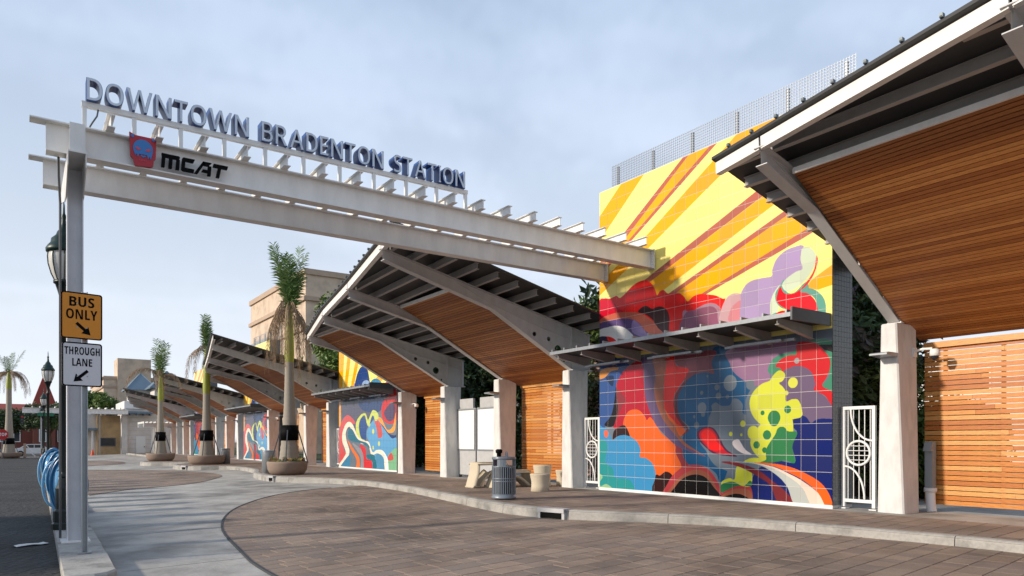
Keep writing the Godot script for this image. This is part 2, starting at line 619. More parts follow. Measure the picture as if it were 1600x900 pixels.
# stones laid in rows inside an outline (x, u); the 300 that show largest are parts, the rest one part
func pave(called: String, outline: PackedVector2Array, on_lane: bool, size: Vector2, ang: float, most: int, seed_: int) -> void:
	var c := Vector2.ZERO
	for v in outline:
		c += v / outline.size()
	var root := setting(called, W(c.x, 0, c.y))
	var r := RandomNumberGenerator.new()
	r.seed = seed_
	var bb := Rect2(outline[0], Vector2.ZERO)
	for v in outline:
		bb = bb.expand(v.rotated(-ang))
	var list := []
	var row := 0
	bb = Rect2(outline[0].rotated(-ang), Vector2.ZERO)
	for v in outline:
		bb = bb.expand(v.rotated(-ang))
	var y := bb.position.y
	while y < bb.end.y:
		var h: float = size.y
		var x: float = bb.position.x - r.randf() * size.x
		while x < bb.end.x:
			var w: float = size.x * [1.0, 0.75, 0.55, 1.2][r.randi() % 4]
			var g := 0.004
			var cell := PackedVector2Array()
			for q in [Vector2(x + g, y + g), Vector2(x + w - g, y + g), Vector2(x + w - g, y + h - g), Vector2(x + g, y + h - g)]:
				cell.append(q.rotated(ang))
			x += w
			for piece in Geometry2D.intersect_polygons(cell, outline):
				if piece.size() >= 3:
					var m := Vector2.ZERO
					for v in piece:
						m += v / piece.size()
					var fw := m.x * 0.568 + m.y * 0.823
					var lat := m.x * 0.823 - m.y * 0.568
					var seen := 1.0 if fw > 1.0 and absf(lat / fw) < 0.74 and (1.6 / fw) < 0.2 else 0.0
					list.append([seen * size.x * size.y / maxf(fw * fw * fw, 0.1), piece, r.randi() % 6, r.randf() - 0.5, r.randf() - 0.5, r.randf()])
		y += h
		row += 1
	list.sort_custom(func(a, b): return a[0] > b[0])
	var rest := {}
	for i in list.size():
		var e: Array = list[i]
		var piece: PackedVector2Array = e[1]
		var alone: bool = i < most and e[0] > 0.0
		var s: SurfaceTool
		if alone:
			s = S()
		else:
			if not rest.has(e[2]):
				rest[e[2]] = S()
			s = rest[e[2]]
		var m := Vector2.ZERO
		for v in piece:
			m += v / piece.size()
		var top := []
		var low := []
		for v in piece:
			var d: Vector2 = v - m
			var base := lane_y(v.x) + 0.004 if on_lane else -0.016
			var hh: float = base + 0.013 + e[5] * 0.002 + (d.x * e[3] + d.y * e[4]) * 0.006
			var t: Vector2 = v - d.normalized() * 0.006
			top.append(W(t.x, hh, t.y))
			low.append(W(v.x, base - 0.003, v.y))
		for k in range(1, top.size() - 1):
			tri(s, top[0], top[k], top[k + 1])
		for k in top.size():
			var l := (k + 1) % top.size()
			quad(s, low[k], low[l], top[l], top[k])
		if alone:
			put(s, "paver", M["paver%d" % e[2]], root)
	var mesh := ArrayMesh.new()
	var n := 0
	for k in rest:
		var s: SurfaceTool = rest[k]
		s.generate_normals()
		s.commit(mesh)
		mesh.surface_set_material(n, M["paver%d" % k])
		n += 1
	if n > 0:
		stuff(node("pavers_beyond", mesh, null, root))

func paving() -> void:
	var disc := smooth_line([Vector2(2.55, 9.5), Vector2(2.69, 11), Vector2(3.03, 13.7), Vector2(3.56, 15.9), Vector2(4.26, 17.8), Vector2(5.22, 19.6), Vector2(6.1, 20.8), Vector2(7.12, 21.7), Vector2(8.2, 22.1), Vector2(9.6, 22.2), Vector2(9.6, 18.5), Vector2(8.9, 14), Vector2(8.7, 11.5), Vector2(9.8, 9), Vector2(10.6, 6.5), Vector2(10.8, 0), Vector2(9, -2.5), Vector2(6.5, -1.2), Vector2(4.4, 1.5), Vector2(3.1, 4.5), Vector2(2.6, 7.5)], 0.7, true)
	var s := S()
	var idx := Geometry2D.triangulate_polygon(disc)
	for i in range(0, idx.size(), 3):
		var a := disc[idx[i]]
		var b := disc[idx[i + 1]]
		var d := disc[idx[i + 2]]
		tri(s, W(a.x, lane_y(a.x) + 0.004, a.y), W(b.x, lane_y(b.x) + 0.004, b.y), W(d.x, lane_y(d.x) + 0.004, d.y))
	put(s, "paving_bed", M.joint_sand, self).set_meta("kind", "structure")
	pave("round_paving", disc, true, Vector2(0.5, 0.3), 0.1, 300, 11)
	# dark steel edging round the circle
	s = S()
	for i in disc.size():
		var a := disc[i]
		var b := disc[(i + 1) % disc.size()]
		if a.x < 8.4 and b.x < 8.4:
			bar(s, W(a.x, lane_y(a.x) + 0.012, a.y), W(b.x, lane_y(b.x) + 0.012, b.y), 0.035, 0.03)
	put(s, "paving_edging", M.side_grout, self).set_meta("kind", "structure")
	var far := smooth_line([Vector2(1.3, 26.9), Vector2(3.0, 27.3), Vector2(4.4, 28.0), Vector2(5.4, 28.9), Vector2(6.4, 30.8), Vector2(7.35, 33.4), Vector2(7.5, 36.4), Vector2(6.9, 40), Vector2(5.6, 43.5), Vector2(3.2, 47), Vector2(1.6, 48)], 0.8, true)
	pave("far_round_paving", far, true, Vector2(0.6, 0.4), 0.1, 0, 12)
	var far2 := smooth_line([Vector2(1.9, 56), Vector2(4, 55), Vector2(6, 57), Vector2(6.2, 64), Vector2(4, 70), Vector2(2.2, 70)], 0.8, true)
	pave("last_round_paving", far2, true, Vector2(1.2, 0.8), 0.1, 0, 13)
	# platform, as far as the stones can be told apart
	var p := PackedVector2Array()
	var n := kerb_line.size()
	for k in n:
		if kerb_line[k].y > 1.0 and kerb_line[k].y < 76:
			var d := (kerb_line[mini(k + 1, n - 1)] - kerb_line[k - 1]).normalized()
			p.append(kerb_line[k] + Vector2(d.y, -d.x) * 0.205)
	p.append(Vector2(12.7, p[-1].y))
	p.append(Vector2(12.7, p[0].y))
	pave("platform_paving", p, false, Vector2(0.5, 0.3), 0.1, 300, 14)

# ---------------------------------------------------------------- canopies
# r: rafters, nearest first, each [u, tip x, tip height]
func canopy(label: String, r: Array, q: Dictionary, bays: Array, singly: bool) -> Node3D:
	var root := thing("canopy", label, "canopy", W(q.col.x, 0, r[0][0]), "slatted canopies of the station")
	var n := r.size()
	var slope := []
	for k in n:
		slope.append((q.end.y - 0.04 * k - r[k][2]) / (q.end.x - r[k][1]))
	var eave := func(u: float) -> float:
		for k in n - 1:
			if u <= r[k + 1][0] or k == n - 2:
				return lerpf(r[k][1], r[k + 1][1], (u - r[k][0]) / (r[k + 1][0] - r[k][0]))
		return 0.0
	var roof := func(x: float, u: float) -> float:
		for k in n - 1:
			if u <= r[k + 1][0] or k == n - 2:
				var a: float = r[k][2] + (x - r[k][1]) * slope[k]
				var b: float = r[k + 1][2] + (x - r[k + 1][1]) * slope[k + 1]
				return lerpf(a, b, (u - r[k][0]) / (r[k + 1][0] - r[k][0]))
		return 0.0
	for k in n:
		_rafter(root, r[k], slope[k], q)
	# purlins
	var x: float = r[0][1] + 0.18
	while x < q.end.x - 0.1:
		var us := [q.u0 + 0.12]
		var stop: float = q.u1 - 0.12
		for k in n:
			if k > 0 and r[k][1] > x - 0.1:
				stop = minf(stop, r[k - 1][0] + (x - 0.1 - r[k - 1][1]) / (r[k][1] - r[k - 1][1]) * (r[k][0] - r[k - 1][0]))
				break
			us.append(r[k][0])
		if stop > us[-1] + 0.02:
			us.append(stop)
		var s := S()
		for k in us.size() - 1:
			var a := W(x, roof.call(x, us[k]) + 0.085, us[k])
			var b := W(x, roof.call(x, us[k + 1]) + 0.085, us[k + 1])
			bar(s, a, b, 0.1, 0.012, Vector3.UP, 0.075)
			bar(s, a, b, 0.1, 0.012, Vector3.UP, -0.075)
			bar(s, a, b, 0.012, 0.14)
		put(s, "purlin", M.purlin_steel, root)
		x += q.get("purlin", 0.6)
	# eave channel, one length between each two tips
	for k in n + 1:
		var ua: float = q.u0 + 0.03 if k == 0 else r[k - 1][0] + 0.02
		var ub: float = q.u1 - 0.03 if k == n else r[k][0] - 0.02
		var xa: float = eave.call(ua) - 0.03
		var xb: float = eave.call(ub) - 0.03
		var s := S()
		bar(s, W(xa, roof.call(xa, ua) + 0.06, ua), W(xb, roof.call(xb, ub) + 0.06, ub), 0.03, 0.19)
		bar(s, W(xa + 0.06, roof.call(xa, ua) - 0.03, ua), W(xb + 0.06, roof.call(xb, ub) - 0.03, ub), 0.09, 0.012)
		put(s, "eave_channel", M.white_paint, root)
	# deck with standing seams
	var s2 := S()
	var us2 := [q.u0]
	for k in n:
		us2.append(r[k][0])
	us2.append(q.u1)
	var rows := []
	for u in us2:
		var line := []
		for j in 9:
			var xx := lerpf(eave.call(u) - 0.12, q.end.x + 0.05, j / 8.0)
			line.append(W(xx, roof.call(xx, u) + 0.172, u))
		rows.append(line)
	var th := Vector3(0, 0.045, 0)
	for i in rows.size() - 1:
		for j in 8:
			quad(s2, rows[i][j], rows[i + 1][j], rows[i + 1][j + 1], rows[i][j + 1])
			quad(s2, rows[i][j] + th, rows[i][j + 1] + th, rows[i + 1][j + 1] + th, rows[i + 1][j] + th)
		quad(s2, rows[i][0], rows[i][0] + th, rows[i + 1][0] + th, rows[i + 1][0])
		quad(s2, rows[i][8], rows[i + 1][8], rows[i + 1][8] + th, rows[i][8] + th)
	for e in [0, rows.size() - 1]:
		for j in 8:
			quad(s2, rows[e][j], rows[e][j + 1], rows[e][j + 1] + th, rows[e][j] + th)
	var deck := put(s2, "roof_deck", M.deck, root)
	var u: float = q.u0 + 0.15
	var all := S()
	while u < q.u1:
		var s := S() if singly else all
		var pts := []
		for j in 5:
			var xx := lerpf(eave.call(u) - 0.15, q.end.x + 0.05, j / 4.0)
			pts.append(W(xx, roof.call(xx, u) + 0.235, u))
		for j in 4:
			bar(s, pts[j], pts[j + 1], 0.03, 0.045)
		box(s, pts[0] + Vector3(0.03, 0.004, 0), Vector3(0.06, 0.05, 0.04))
		if singly:
			put(s, "standing_seam", M.roof_metal, deck)
		u += 0.5
	if not singly:
		put(all, "standing_seam", M.roof_metal, deck)
	# slatted ceiling, bay by bay
	var w0: float = r[0][0]
	for b in bays:
		var ua: float = r[b][0] + 0.11
		var ub: float = r[b + 1][0] - 0.11
		var path := [q.ceil, q.kink + Vector2(0, 0.04), q.col + Vector2(0, 0.03), q.wall]
		var lens := [0.0]
		for k in 3:
			lens.append(lens[k] + path[k].distance_to(path[k + 1]))
		var pitch: float = q.get("pitch", 0.092)
		var count := int(lens[3] / pitch)
		var joined := []
		for k in 6:
			joined.append(S())
		var slat := BoxMesh.new()
		slat.size = Vector3(pitch * 0.8, 0.022, ub - ua)
		for k in count:
			var d := (k + 0.5) * pitch
			var g := 0
			while g < 2 and d > lens[g + 1]:
				g += 1
			var f: float = (d - lens[g]) / (lens[g + 1] - lens[g])
			var at: Vector2 = path[g].lerp(path[g + 1], f)
			var dir: Vector2 = (path[g + 1] - path[g]).normalized()
			var drop := lerpf(0.0, 0.12, clampf((q.col.x - at.x) / 3.5, 0, 1)) * (1.0 if b > 0 else 0.3)
			var bs := Basis(Vector3(dir.x, dir.y, 0), Vector3(-dir.y, dir.x, 0), Vector3(0, 0, 1))
			var c := W(at.x, at.y - drop * 0.0, (ua + ub) / 2)
			var w := rng.randi() % 6
			if singly:
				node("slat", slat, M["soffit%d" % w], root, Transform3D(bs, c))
			else:
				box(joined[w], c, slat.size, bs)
		if not singly:
			var mesh := ArrayMesh.new()
			for k in 6:
				joined[k].generate_normals()
				joined[k].commit(mesh)
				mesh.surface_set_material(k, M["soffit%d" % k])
			stuff(node("ceiling_slats", mesh, null, root))
		var s := S()
		for uu in [ua + 0.25, (ua + ub) / 2, ub - 0.25]:
			for k in 3:
				bar(s, W(path[k].x, path[k].y + 0.04, uu), W(path[k + 1].x, path[k + 1].y + 0.04, uu), 0.05, 0.04)
		put(s, "ceiling_batten", M.dark_steel, root)
		s = S()
		var top: Vector2 = q.ceil
		bar(s, W(top.x - 0.03, top.y + 0.02, ua), W(top.x - 0.03, top.y + 0.02, ub), 0.04, 0.09)
		put(s, "ceiling_trim", M.white_paint, root)
	return root

func _rafter(root: Node3D, r: Array, slope: float, q: Dictionary) -> void:
	var u: float = r[0]
	var tip := Vector2(r[1], r[2])
	var top := func(x: float) -> float: return tip.y + (x - tip.x) * slope
	var low := [Vector2(tip.x, tip.y - 0.25), q.kink, q.col, Vector2(q.end.x, q.col.y)]
	var bot := func(x: float) -> float:
		for k in 3:
			if x <= low[k + 1].x or k == 2:
				return lerpf(low[k].y, low[k + 1].y, clampf((x - low[k].x) / (low[k + 1].x - low[k].x), 0, 1))
		return 0.0
	var holes := []
	for h in [[-1.26, 0.90, 0.065], [-0.76, 0.80, 0.065], [-0.43, 0.53, 0.125], [-0.2, 0.2, 0.04]]:
		holes.append([Vector2(q.col.x + h[0], q.col.y + h[1]), h[2]])
	var xs := [tip.x, q.kink.x, q.col.x, q.end.x]
	for k in 12:
		xs.append(lerpf(tip.x, q.end.x, k / 12.0))
	for h in holes:
		for k in 13:
			xs.append(h[0].x - h[1] * cos(PI * k / 12))
	xs.sort()
	var s := S()
	var t := 0.012
	for i in xs.size() - 1:
		var a: float = xs[i]
		var b: float = xs[i + 1]
		if b - a < 0.0005:
			continue
		var spans := [[[bot.call(a), top.call(a)], [bot.call(b), top.call(b)]]]
		for h in holes:
			if absf((a + b) / 2 - h[0].x) < h[1]:
				var ha := sqrt(maxf(0, h[1] * h[1] - (a - h[0].x) ** 2))
				var hb := sqrt(maxf(0, h[1] * h[1] - (b - h[0].x) ** 2))
				spans = [[[bot.call(a), h[0].y - ha], [bot.call(b), h[0].y - hb]], [[h[0].y + ha, top.call(a)], [h[0].y + hb, top.call(b)]]]
				for e in [-1, 1]:
					quad(s, W(a, h[0].y + e * ha, u - t), W(b, h[0].y + e * hb, u - t), W(b, h[0].y + e * hb, u + t), W(a, h[0].y + e * ha, u + t))
		for sp in spans:
			quad(s, W(a, sp[0][0], u - t), W(b, sp[1][0], u - t), W(b, sp[1][1], u - t), W(a, sp[0][1], u - t))
			quad(s, W(a, sp[0][0], u + t), W(a, sp[0][1], u + t), W(b, sp[1][1], u + t), W(b, sp[1][0], u + t))
	# flanges
	bar(s, W(tip.x - 0.06, tip.y + 0.06 * -slope, u), W(q.end.x, top.call(q.end.x), u), 0.2, 0.018, Vector3.UP, -0.009)
	for k in 3:
		bar(s, W(low[k].x, low[k].y, u), W(low[k + 1].x, low[k + 1].y, u), 0.2, 0.018, Vector3.UP, -0.009)
	# the seam where the arched plate is welded under the straight beam
	var seam := [Vector2(q.kink.x - 1.1, top.call(q.kink.x - 1.1) - 0.05), Vector2(q.kink.x - 0.1, q.kink.y + 0.17), Vector2(q.kink.x + 1.2, top.call(q.kink.x + 1.2) - 0.33), Vector2(q.end.x, top.call(q.end.x) - 0.35)]
	for k in 3:
		bar(s, W(seam[k].x, seam[k].y, u), W(seam[k + 1].x, seam[k + 1].y, u), 0.07, 0.012)
	# stiffeners over the column
	for x in [q.col.x + 0.02, q.end.x - 0.1]:
		box(s, W(x, (q.col.y + top.call(x)) / 2, u), Vector3(0.015, top.call(x) - q.col.y - 0.02, 0.18))
	box(s, W((q.col.x + q.end.x) / 2, q.col.y - 0.022, u), Vector3(q.end.x - q.col.x, 0.03, 0.26))
	put(s, "rafter", M.canopy_steel, root)

func column(label: String, at: Vector3, h: float) -> Node3D:
	var o := thing_local("canopy_column", label, "column", at, 0.0, "white tapered columns under the canopies")
	var s := S()
	var lo := [Vector2(0, -0.32), Vector2(0.56, -0.32), Vector2(0.56, 0.17), Vector2(0, 0.17)]
	var hi := [Vector2(-0.03, -0.2), Vector2(0.7, -0.2), Vector2(0.7, 0.09), Vector2(-0.03, 0.09)]
	var c := 0.025
	var rings := []
	for e in [[lo, -0.01], [hi, h - 0.02], [hi, h]]:
		var ring := []
		for k in 4:
			var v: Vector2 = e[0][k]
			var a: Vector2 = (e[0][(k + 3) % 4] - v).normalized() * c
			var b: Vector2 = (e[0][(k + 1) % 4] - v).normalized() * c
			for p in [v + a, v + b]:
				if e[1] == h:
					p = p.lerp(Vector2(0.34, -0.05), 0.05)
				ring.append(Vector3(p.x, e[1], -p.y))
		rings.append(ring)
	for i in 2:
		for k in 8:
			var l := (k + 1) % 8
			quad(s, rings[i][k], rings[i][l], rings[i + 1][l], rings[i + 1][k])
	for k in range(1, 7):
		tri(s, rings[2][0], rings[2][k], rings[2][k + 1])
	put(s, "shaft", M.stucco, o)
	s = S()
	prism(s, PackedVector2Array([Vector2(0.02, -0.03), Vector2(0.02, 0.05), Vector2(-0.3, 0.05), Vector2(-0.36, 0.03), Vector2(-0.36, 0.0)]), Vector3(-0.02, 2.86, -0.11), Vector3.RIGHT, Vector3.UP, 0.32)
	put(s, "light_fitting", M.galvanised, o)
	return o

# boards nailed across upright battens, seen from the lane
func slat_wall(label: String, x: float, u0: float, u1: float, y0: float, y1: float, singly: bool) -> Node3D:
	var o := thing("slatted_wall", label, "slatted wall", W(x, 0, (u0 + u1) / 2), "wooden slat walls under the canopies")
	var pitch := 0.0925
	var n := int((y1 - y0) / pitch)
	var slat := BoxMesh.new()
	slat.size = Vector3(0.026, 0.079, u1 - u0)
	var joined := []
	for k in 6:
		joined.append(S())
	for k in n:
		var w := rng.randi() % 6
		var c := W(x + 0.013 + rng.randf() * 0.004, y0 + (k + 0.5) * pitch, (u0 + u1) / 2)
		if singly:
			# two lengths butted together somewhere along the wall
			var cut := lerpf(u0, u1, rng.randf_range(0.2, 0.8))
			for e in [[u0, cut - 0.0015, w], [cut + 0.0015, u1, (w + rng.randi() % 3) % 6]]:
				node("slat", slat, M["wood%d" % e[2]], o, Transform3D(Basis.from_scale(Vector3(1, 1, (e[1] - e[0]) / (u1 - u0))), W(c.x, c.y, (e[0] + e[1]) / 2)))
		else:
			box(joined[w], c, slat.size)
	if not singly:
		var mesh := ArrayMesh.new()
		for k in 6:
			joined[k].generate_normals()
			joined[k].commit(mesh)
			mesh.surface_set_material(k, M["wood%d" % k])
		stuff(node("wall_slats", mesh, null, o))
	var m := maxi(2, roundi((u1 - u0) / 0.95))
	for k in m:
		var s := S()
		var u := lerpf(u0 + 0.35, u1 - 0.35, float(k) / (m - 1))
		box(s, W(x + 0.055, (y0 + y1) / 2, u), Vector3(0.05, y1 - y0, 0.06))
		put(s, "batten", M.wood5, o)
	var s := S()
	box(s, W(x - 0.04, y1 + 0.02, (u0 + u1) / 2), Vector3(0.03, 0.11, u1 - u0))
	put(s, "top_board", M.wood5, o)
	return o

# ---------------------------------------------------------------- mural wall, its wire screen and awning
func mural_wall(label: String, u_right: float, dx: float, print_: String, fine: bool) -> Node3D:
	var x0 := 12.95 + dx
	var o := thing("mural_wall", label, "mural wall", W(x0, 0, u_right + MURAL_W / 2), "tiled mural walls between the canopies")
	var ul := u_right + MURAL_W
	var s := S()
	box2(s, W(x0 + 0.004, 0.0, u_right + 0.012), W(x0 + 0.7, 8.07, ul - 0.012))
	put(s, "wall_core", M.grout if fine else M.side_tile, o)
	s = S()
	box2(s, W(x0 - 0.012, -0.01, u_right - 0.01), W(x0 + 0.003, 0.06, ul + 0.01))
	put(s, "base_trim", M.camera_white, o)
	var cols := 20
	var rws := 25
	var tw := MURAL_W / cols
	var y0 := 0.06
	var th := (MURAL_H - y0) / rws
	var rest := S()
	for j in rws:
		for i in cols:
			var near := i >= cols - 12
			s = S() if fine and near else rest
			var g := 0.003
			var e := 0.002
			var out := 0.0 + rng.randf() * 0.0012
			var a0 := i * tw + g
			var a1 := (i + 1) * tw - g
			var b0 := y0 + j * th + g
			var b1 := y0 + (j + 1) * th - g
			var p := []
			var uv := []
			for v in [[a0, b0, 0], [a1, b0, 0], [a1, b1, 0], [a0, b1, 0], [a0 + e, b0 + e, 1], [a1 - e, b0 + e, 1], [a1 - e, b1 - e, 1], [a0 + e, b1 - e, 1]]:
				p.append(W(x0 + (0.004 if v[2] == 0 else -out - rng.randf() * 0.0006), v[1], ul - v[0]))
				uv.append(Vector2(v[0] / MURAL_W, 1.0 - v[1] / MURAL_H))
			for f in [[4, 7, 6, 5], [0, 4, 5, 1], [1, 5, 6, 2], [2, 6, 7, 3], [3, 7, 4, 0]]:
				for k in [0, 1, 2, 0, 2, 3]:
					s.set_uv(uv[f[k]])
					s.add_vertex(p[f[k]])
			if fine and near:
				put(s, "tile", M[print_ + str(rng.randi() % 3)], o)
	stuff(put(rest, "tiles_beyond" if fine else "tiles", M[print_ + "0"], o))
	if fine:
		s = S()
		for j in 80:
			for i in 7:
				box2(s, W(x0 + 0.02 + i * 0.0975, 0.06 + j * 0.1, u_right - 0.002), W(x0 + 0.02 + i * 0.0975 + 0.0915, 0.06 + j * 0.1 + 0.094, u_right + 0.02))
		stuff(put(s, "side_tiles", M.side_tile, o))
	return o

func wire_screen(label: String, u_right: float, dx: float, fine: bool) -> Node3D:
	var x := 13.72 + dx
	var o := thing("wire_screen", label, "wire screen", W(x, 7.2, u_right + 3.4), "wire screens above the mural walls")
	var s := S()
	var n := 112 if fine else 26
	for k in n + 1:
		var u := lerpf(u_right - 0.12, u_right + 7.0, float(k) / n)
		box(s, W(x, 8.2, u), Vector3(0.009, 1.72, 0.009 if fine else 0.03))
	for k in (27 if fine else 6):
		var y := lerpf(7.36, 9.04, k / (26.0 if fine else 5.0))
		box(s, W(x + 0.012, y, u_right + 3.44), Vector3(0.01, 0.01 if fine else 0.025, 7.12))
	put(s, "wire_mesh", M.wire, o)
	for k in 6:
		s = S()
		box(s, W(x + 0.05, 8.0, lerpf(u_right + 0.1, u_right + 6.8, k / 5.0)), Vector3(0.06, 2.0, 0.06))
		put(s, "post", M.galvanised, o)
	return o

func awning(label: String, u_right: float, dx: float) -> Node3D:
	var xi := 12.94 + dx
	var xo := 11.72 + dx
	var ua := u_right - 0.02
	var ub := u_right + 7.25
	var o := thing("awning", label, "awning", W(xi, 3.4, u_right + 3.5), "steel awnings across the murals")
	var s := S()
	hexa(s, [W(xo, 3.66, ua), W(xi, 3.60, ua), W(xi, 3.60, ub), W(xo, 3.66, ub), W(xo, 3.70, ua), W(xi, 3.64, ua), W(xi, 3.64, ub), W(xo, 3.70, ub)])
	var deck := put(s, "deck", M.deck, o)
	for k in 15:
		s = S()
		var u := lerpf(ua + 0.1, ub - 0.1, k / 14.0)
		bar(s, W(xo - 0.03, 3.73, u), W(xi - 0.02, 3.67, u), 0.035, 0.06)
		put(s, "standing_seam", M.galvanised, deck)
	s = S()
	box2(s, W(xo - 0.03, 3.62, ua), W(xo, 3.70, ub))
	put(s, "front_edge", M.galvanised, o)
	s = S()
	box2(s, W(xo - 0.04, 3.55, ua - 0.04), W(xi, 3.79, ua))
	put(s, "end_channel", M.dark_steel, o)
	for k in 8:
		s = S()
		var u := lerpf(ua + 0.35, ub - 0.25, k / 7.0)
		var d := 0.2
		hexa(s, [W(xo + 0.06, 3.53, u - 0.006), W(xi, 3.34, u - 0.006), W(xi, 3.34, u + 0.006), W(xo + 0.06, 3.53, u + 0.006), W(xo + 0.06, 3.65, u - 0.006), W(xi, 3.59, u - 0.006), W(xi, 3.59, u + 0.006), W(xo + 0.06, 3.65, u + 0.006)])
		bar(s, W(xo + 0.06, 3.53, u), W(xi, 3.34, u), 0.09, 0.012, Vector3.UP, -0.006)
		put(s, "bracket", M.purlin_steel, o)
	for k in 3:
		s = S()
		var u := lerpf(ua + 1.4, ub - 1.2, k / 2.0)
		for e in [[0.28, 1.7], [0.36, 1.2]]:
			bar(s, W(xi - e[0], 3.34, u - e[1] / 2), W(xi - e[0], 3.34, u + e[1] / 2), 0.06, 0.05)
		put(s, "light_tube", M.galvanised, o)
	return o

func gate(label: String, at: Vector3) -> Node3D:
	var o := thing_local("metal_gate", label, "gate", at, 0.0, "white metal gates beside the murals")
	var h := 1.98
	var w := 0.66
	var s := S()
	for e in [-1, 1]:
		box(s, Vector3(0, h / 2 + 0.02, e * (w / 2 - 0.03)), Vector3(0.06, h - 0.04, 0.06))
	box(s, Vector3(0, h - 0.03, 0), Vector3(0.06, 0.06, w - 0.121))
	box(s, Vector3(0, 0.16, 0), Vector3(0.06, 0.06, w - 0.121))
	for e in [-1, 1]:
		box(s, Vector3(0, 0.01, e * (w / 2 - 0.03)), Vector3(0.14, 0.02, 0.14))
	put(s, "frame", M.camera_white, o)
	for k in 5:
		s = S()
		tube(s, [Vector3(0.012, 0.19, -0.22 + k * 0.11), Vector3(0.012, h - 0.06, -0.22 + k * 0.11)], 0.009, 6)
		put(s, "bar", M.camera_white, o)
	var ring := []
	for k in 25:
		ring.append(Vector3(-0.015, 1.08 + 0.23 * sin(TAU * k / 24), 0.23 * cos(TAU * k / 24)))
	s = S()
	tube(s, ring, 0.024, 8)
	put(s, "ring", M.camera_white, o)
	s = S()
	for k in 4:
		var v := -0.135 + k * 0.09
		var l := sqrt(0.23 * 0.23 - v * v)
		tube(s, [Vector3(-0.012, 1.08 + v, -l), Vector3(-0.012, 1.08 + v, l)], 0.008, 5)
	put(s, "ring_grid", M.camera_white, o)
	for e in [0, 1]:
		var arc := []
		for k in 13:
			var a := PI / 2 * k / 12
			if e == 0:
				arc.append(Vector3(-0.015, 1.32 + 0.6 * (1 - sin(a)), 0.27 - 0.42 * cos(a) + 0.0))
			else:
				arc.append(Vector3(-0.015, 0.2 + 0.62 * sin(a), 0.12 - 0.39 * (1 - cos(a)) ))
		s = S()
		tube(s, arc, 0.02, 7)
		put(s, "scroll", M.camera_white, o)
	return o

